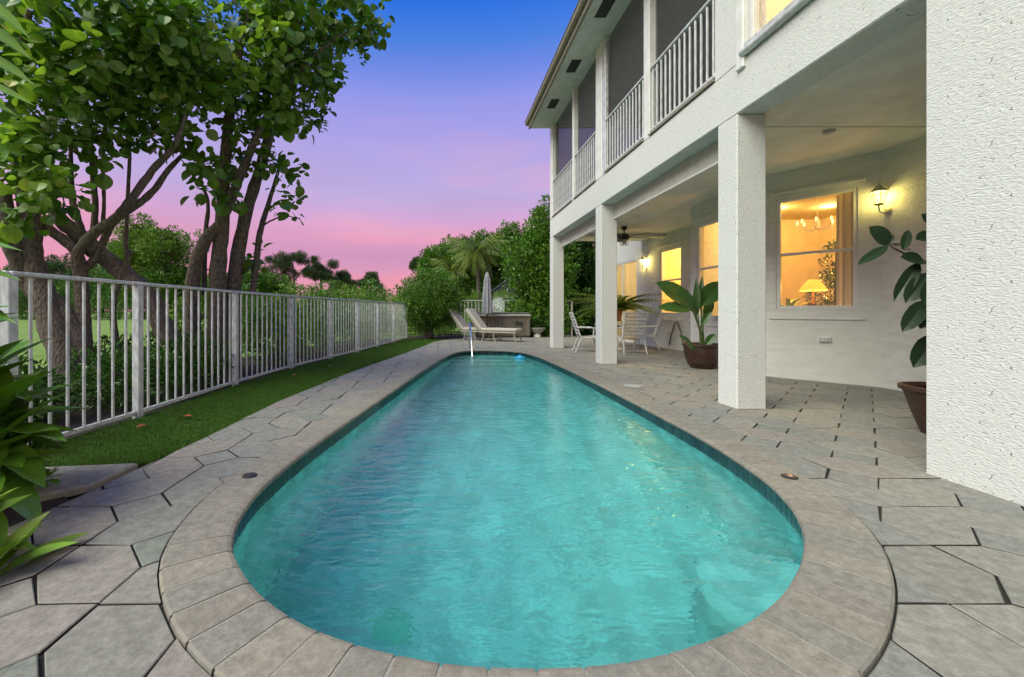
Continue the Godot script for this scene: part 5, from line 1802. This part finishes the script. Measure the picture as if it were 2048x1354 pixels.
func potted() -> void:
	# strelitzia
	var d := 8.2
	var t := thing("potted_strelitzia", "broad-leaved tropical plant in a brown bowl pot beside the porch wall", "plant", P(5.04, 0.0, d))
	var b := MB.new()
	b.lathe([Vector2(0.001, 0.0), Vector2(0.19, 0.0), Vector2(0.26, 0.1), Vector2(0.315, 0.3), Vector2(0.325, 0.42), Vector2(0.35, 0.43), Vector2(0.35, 0.47), Vector2(0.32, 0.475), Vector2(0.30, 0.44), Vector2(0.28, 0.42)], 32)
	put("pot", b, M.terracotta, t)
	b = MB.new()
	b.lathe([Vector2(0.29, 0.42), Vector2(0.001, 0.435)], 24)
	put("soil", b, M.soil, t)
	var broad := [0.12, 0.62, 0.95, 1.0, 0.9, 0.62, 0.0]
	var slim := [0.15, 0.6, 0.95, 1.0, 0.75, 0.35, 0.0]
	for q in [[1386, 614, 1316, 566, 22, 0.1, 0], [1384, 618, 1320, 618, 13, 0.2, 0], [1396, 628, 1391, 553, 7, 0.0, 1], [1401, 616, 1404, 548, 6, -0.1, 1], [1403, 612, 1446, 562, 18, 0.0, 0], [1393, 632, 1371, 578, 8, -0.1, 1], [1402, 650, 1424, 624, 7, 0.15, 0], [1385, 690, 1360, 672, 6, 0.2, 0], [1412, 690, 1432, 668, 8, 0.1, 0], [1409, 640, 1428, 590, 9, -0.25, 1], [1392, 700, 1376, 692, 5, 0.25, 0]]:
		var base := px(q[0], q[1], d - q[5]) - t.position
		var tip := px(q[2], q[3], d - q[5] * 1.6) - t.position
		stalk_leaf(t, Vector3(rnd(-0.06, 0.06), 0.42, rnd(-0.06, 0.06)), base, tip, q[4] * d / 850.0, M.strelitzia_leaf, broad if q[6] == 0 else slim, M.stem_green, Vector3(-0.1, 0.55, 0.8) if q[6] == 0 else Vector3(-0.6, 0.2, 0.8), 0.011)
	# rubber plant
	d = 3.75
	t = thing("rubber_plant", "dark rubber plant in a tall brown pot behind the near stucco wall", "plant", P(4.50, 0.0, d))
	b = MB.new()
	b.lathe([Vector2(0.001, 0.0), Vector2(0.18, 0.0), Vector2(0.24, 0.18), Vector2(0.29, 0.36), Vector2(0.305, 0.385), Vector2(0.325, 0.39), Vector2(0.325, 0.425), Vector2(0.295, 0.43), Vector2(0.27, 0.39)], 36)
	put("pot", b, M.terracotta, t)
	b = MB.new()
	b.lathe([Vector2(0.285, 0.37), Vector2(0.001, 0.39)], 24)
	put("soil", b, M.soil, t)
	var tr := func(x: float, y: float) -> Vector3: return px(x, y, d) - t.position
	trunk(t, "stem", [Vector3(-0.04, 0.38, 0), tr.call(1880, 690), tr.call(1868, 590), tr.call(1862, 525), tr.call(1872, 440), tr.call(1885, 380)], [0.022, 0.02, 0.018, 0.016, 0.013, 0.008], M.bark, 8)
	trunk(t, "branch", [tr.call(1862, 530), tr.call(1825, 514), tr.call(1795, 500), tr.call(1776, 489)], [0.012, 0.01, 0.008, 0.005], M.bark, 7)
	var oval := [0.1, 0.7, 0.98, 1.0, 0.92, 0.66, 0.0]
	for q in [[1778, 490, 1742, 454, 18, 0.0], [1776, 492, 1722, 530, 9, 0.05], [1806, 500, 1820, 458, 8, -0.02], [1780, 488, 1788, 468, 4, 0.0], [1848, 522, 1806, 516, 15, 0.04], [1838, 524, 1796, 602, 13, 0.02], [1858, 545, 1818, 606, 16, 0.06], [1852, 600, 1812, 664, 15, 0.1], [1874, 668, 1834, 736, 19, 0.04], [1872, 600, 1846, 657, 17, 0.1], [1868, 556, 1852, 608, 12, 0.14], [1872, 470, 1836, 480, 14, 0.03], [1876, 458, 1846, 428, 13, 0.0], [1880, 470, 1925, 450, 17, 0.0], [1876, 520, 1930, 545, 18, 0.0], [1880, 590, 1935, 640, 18, 0.05], [1884, 420, 1900, 365, 14, 0.0], [1890, 640, 1940, 700, 17, 0.0]]:
		var base := px(q[0], q[1], d - q[5]) - t.position
		var tip := px(q[2], q[3], d - q[5] * 1.3) - t.position
		var g := rnd(0.8, 1.3)
		stalk_leaf(t, base.lerp(tr.call(1864, q[1] - 4), 0.25), base, tip, q[4] * d / 850.0, M.rubber_leaf, oval, M.bark, Vector3(-0.35, 0.5, 0.8), 0.004, Color(g, g, g))

# a shrub of long leaves in whorls on a few stems; heads: [place, leaves, length, half width, red share]
func whorl_shrub(label: String, at: Vector3, heads: Array, m: Material) -> void:
	var t := thing("broadleaf_shrub", label, "shrub", at)
	var prof := [0.22, 0.6, 0.9, 1.0, 0.88, 0.55, 0.0]
	for h in heads:
		var c: Vector3 = h[0] - at
		trunk(t, "stem", [Vector3(c.x * 0.3, 0, c.z * 0.3), Vector3(c.x * 0.7, c.y * 0.5, c.z * 0.7), c], [0.02, 0.017, 0.012], M.stem_green, 7)
		for i in h[1]:
			var a: float = TAU * i * 0.382 + rnd(-0.25, 0.25)
			var up := lerpf(-0.35, 1.5, float(i) / h[1])
			var dir := Vector3(cos(a), up, sin(a)).normalized()
			var l: float = h[2] * rnd(0.75, 1.15)
			var w := []
			for q in prof:
				w.append(q * h[3] / l)
			var b := MB.new()
			b.colored = true
			var g := rnd(0.7, 1.5)
			b.tint = Color(g * rnd(0.9, 1.3), g, g * 0.8)
			b.leaf(w, 0.3, rnd(0.1, 0.35))
			put("leaf", b, M.red_leaf if rng.randf() < h[4] else m, t, aim(c - Vector3(0, 0.1, 0) * (1.0 - float(i) / h[1]), dir, Vector3.UP + dir * 0.1, l))

func border_plants() -> void:
	whorl_shrub("glossy shrub with long fanned leaves at the turf's near corner", P(-2.62, -0.02, 2.25), [[px(-30, 840, 2.3), 26, 0.46, 0.085, 0.0], [px(-60, 770, 2.5), 22, 0.44, 0.085, 0.0], [px(-30, 905, 2.2), 20, 0.42, 0.075, 0.0], [px(-150, 690, 2.3), 18, 0.42, 0.075, 0.0]], M.glossy_leaf)
	whorl_shrub("low light green shrub with long leaves beside the paving edge", P(-2.0, -0.02, 1.75), [[px(-45, 1160, 1.75), 22, 0.34, 0.062, 0.06], [px(-110, 1080, 1.8), 16, 0.32, 0.06, 0.0]], M.pale_leaf)
	# tall plant leaning in at the frame's upper corner
	var t := thing("broadleaf_shrub", "tall stemmed plant with broad drooping leaves beside the fence corner", "shrub", P(-2.75, -0.02, 2.1))
	trunk(t, "stem", [Vector3(0, 0, 0), Vector3(0.03, 1.2, 0.02), Vector3(0.1, 2.3, 0.05), Vector3(0.2, 2.9, 0.05)], [0.035, 0.03, 0.022, 0.014], M.stem_green, 8)
	var prof := [0.18, 0.7, 1.0, 0.95, 0.7, 0.3, 0.0]
	for q in [[-70, -20, 52, 68, 22], [-80, 30, 56, 112, 24], [-80, 90, 64, 166, 22], [-90, 150, 60, 205, 20], [-70, 190, 30, 228, 14], [-90, 480, 38, 500, 12], [-90, 530, 36, 560, 12], [-90, 600, 28, 648, 16], [-100, 640, 20, 610, 14], [-60, -60, 90, -20, 24], [-160, 60, -240, 180, 24], [-170, 300, -60, 420, 20], [-170, 200, -30, 330, 20]]:
		var base := px(q[0], q[1], 2.0) - t.position
		var tip := px(q[2], q[3], 1.95) - t.position
		var g := rnd(0.9, 1.6)
		stalk_leaf(t, Vector3(0.06, base.y - 0.06, 0.03), base, tip, q[4] * 2.0 / 850.0, M.pale_leaf if q[1] < 400 else M.glossy_leaf, prof, M.stem_green, Vector3(0.3, 0.9, 0.5), 0.006, Color(g * 0.8, g * 0.8, g * 0.8))
	t = thing("small_shrub", "small-leaved low shrub beside the stone slab", "shrub", P(-2.62, -0.02, 2.55))
	trunk(t, "stem", [Vector3.ZERO, Vector3(0.02, 0.2, 0)], [0.012, 0.006], M.bark, 5)
	foliage(t, "foliage", LM.spray, M.glossy_leaf, [[Vector3(0, 0.17, 0), Vector3(0.22, 0.16, 0.22), 60]], 3, 0.06, 0.11)

func _ready() -> void:
	rng.seed = 20240611
	light_and_camera()
	materials()
	outlines()
	setting()
	house()
	fences()
	leaf_meshes()
	fittings()
	furniture()
	vegetation()
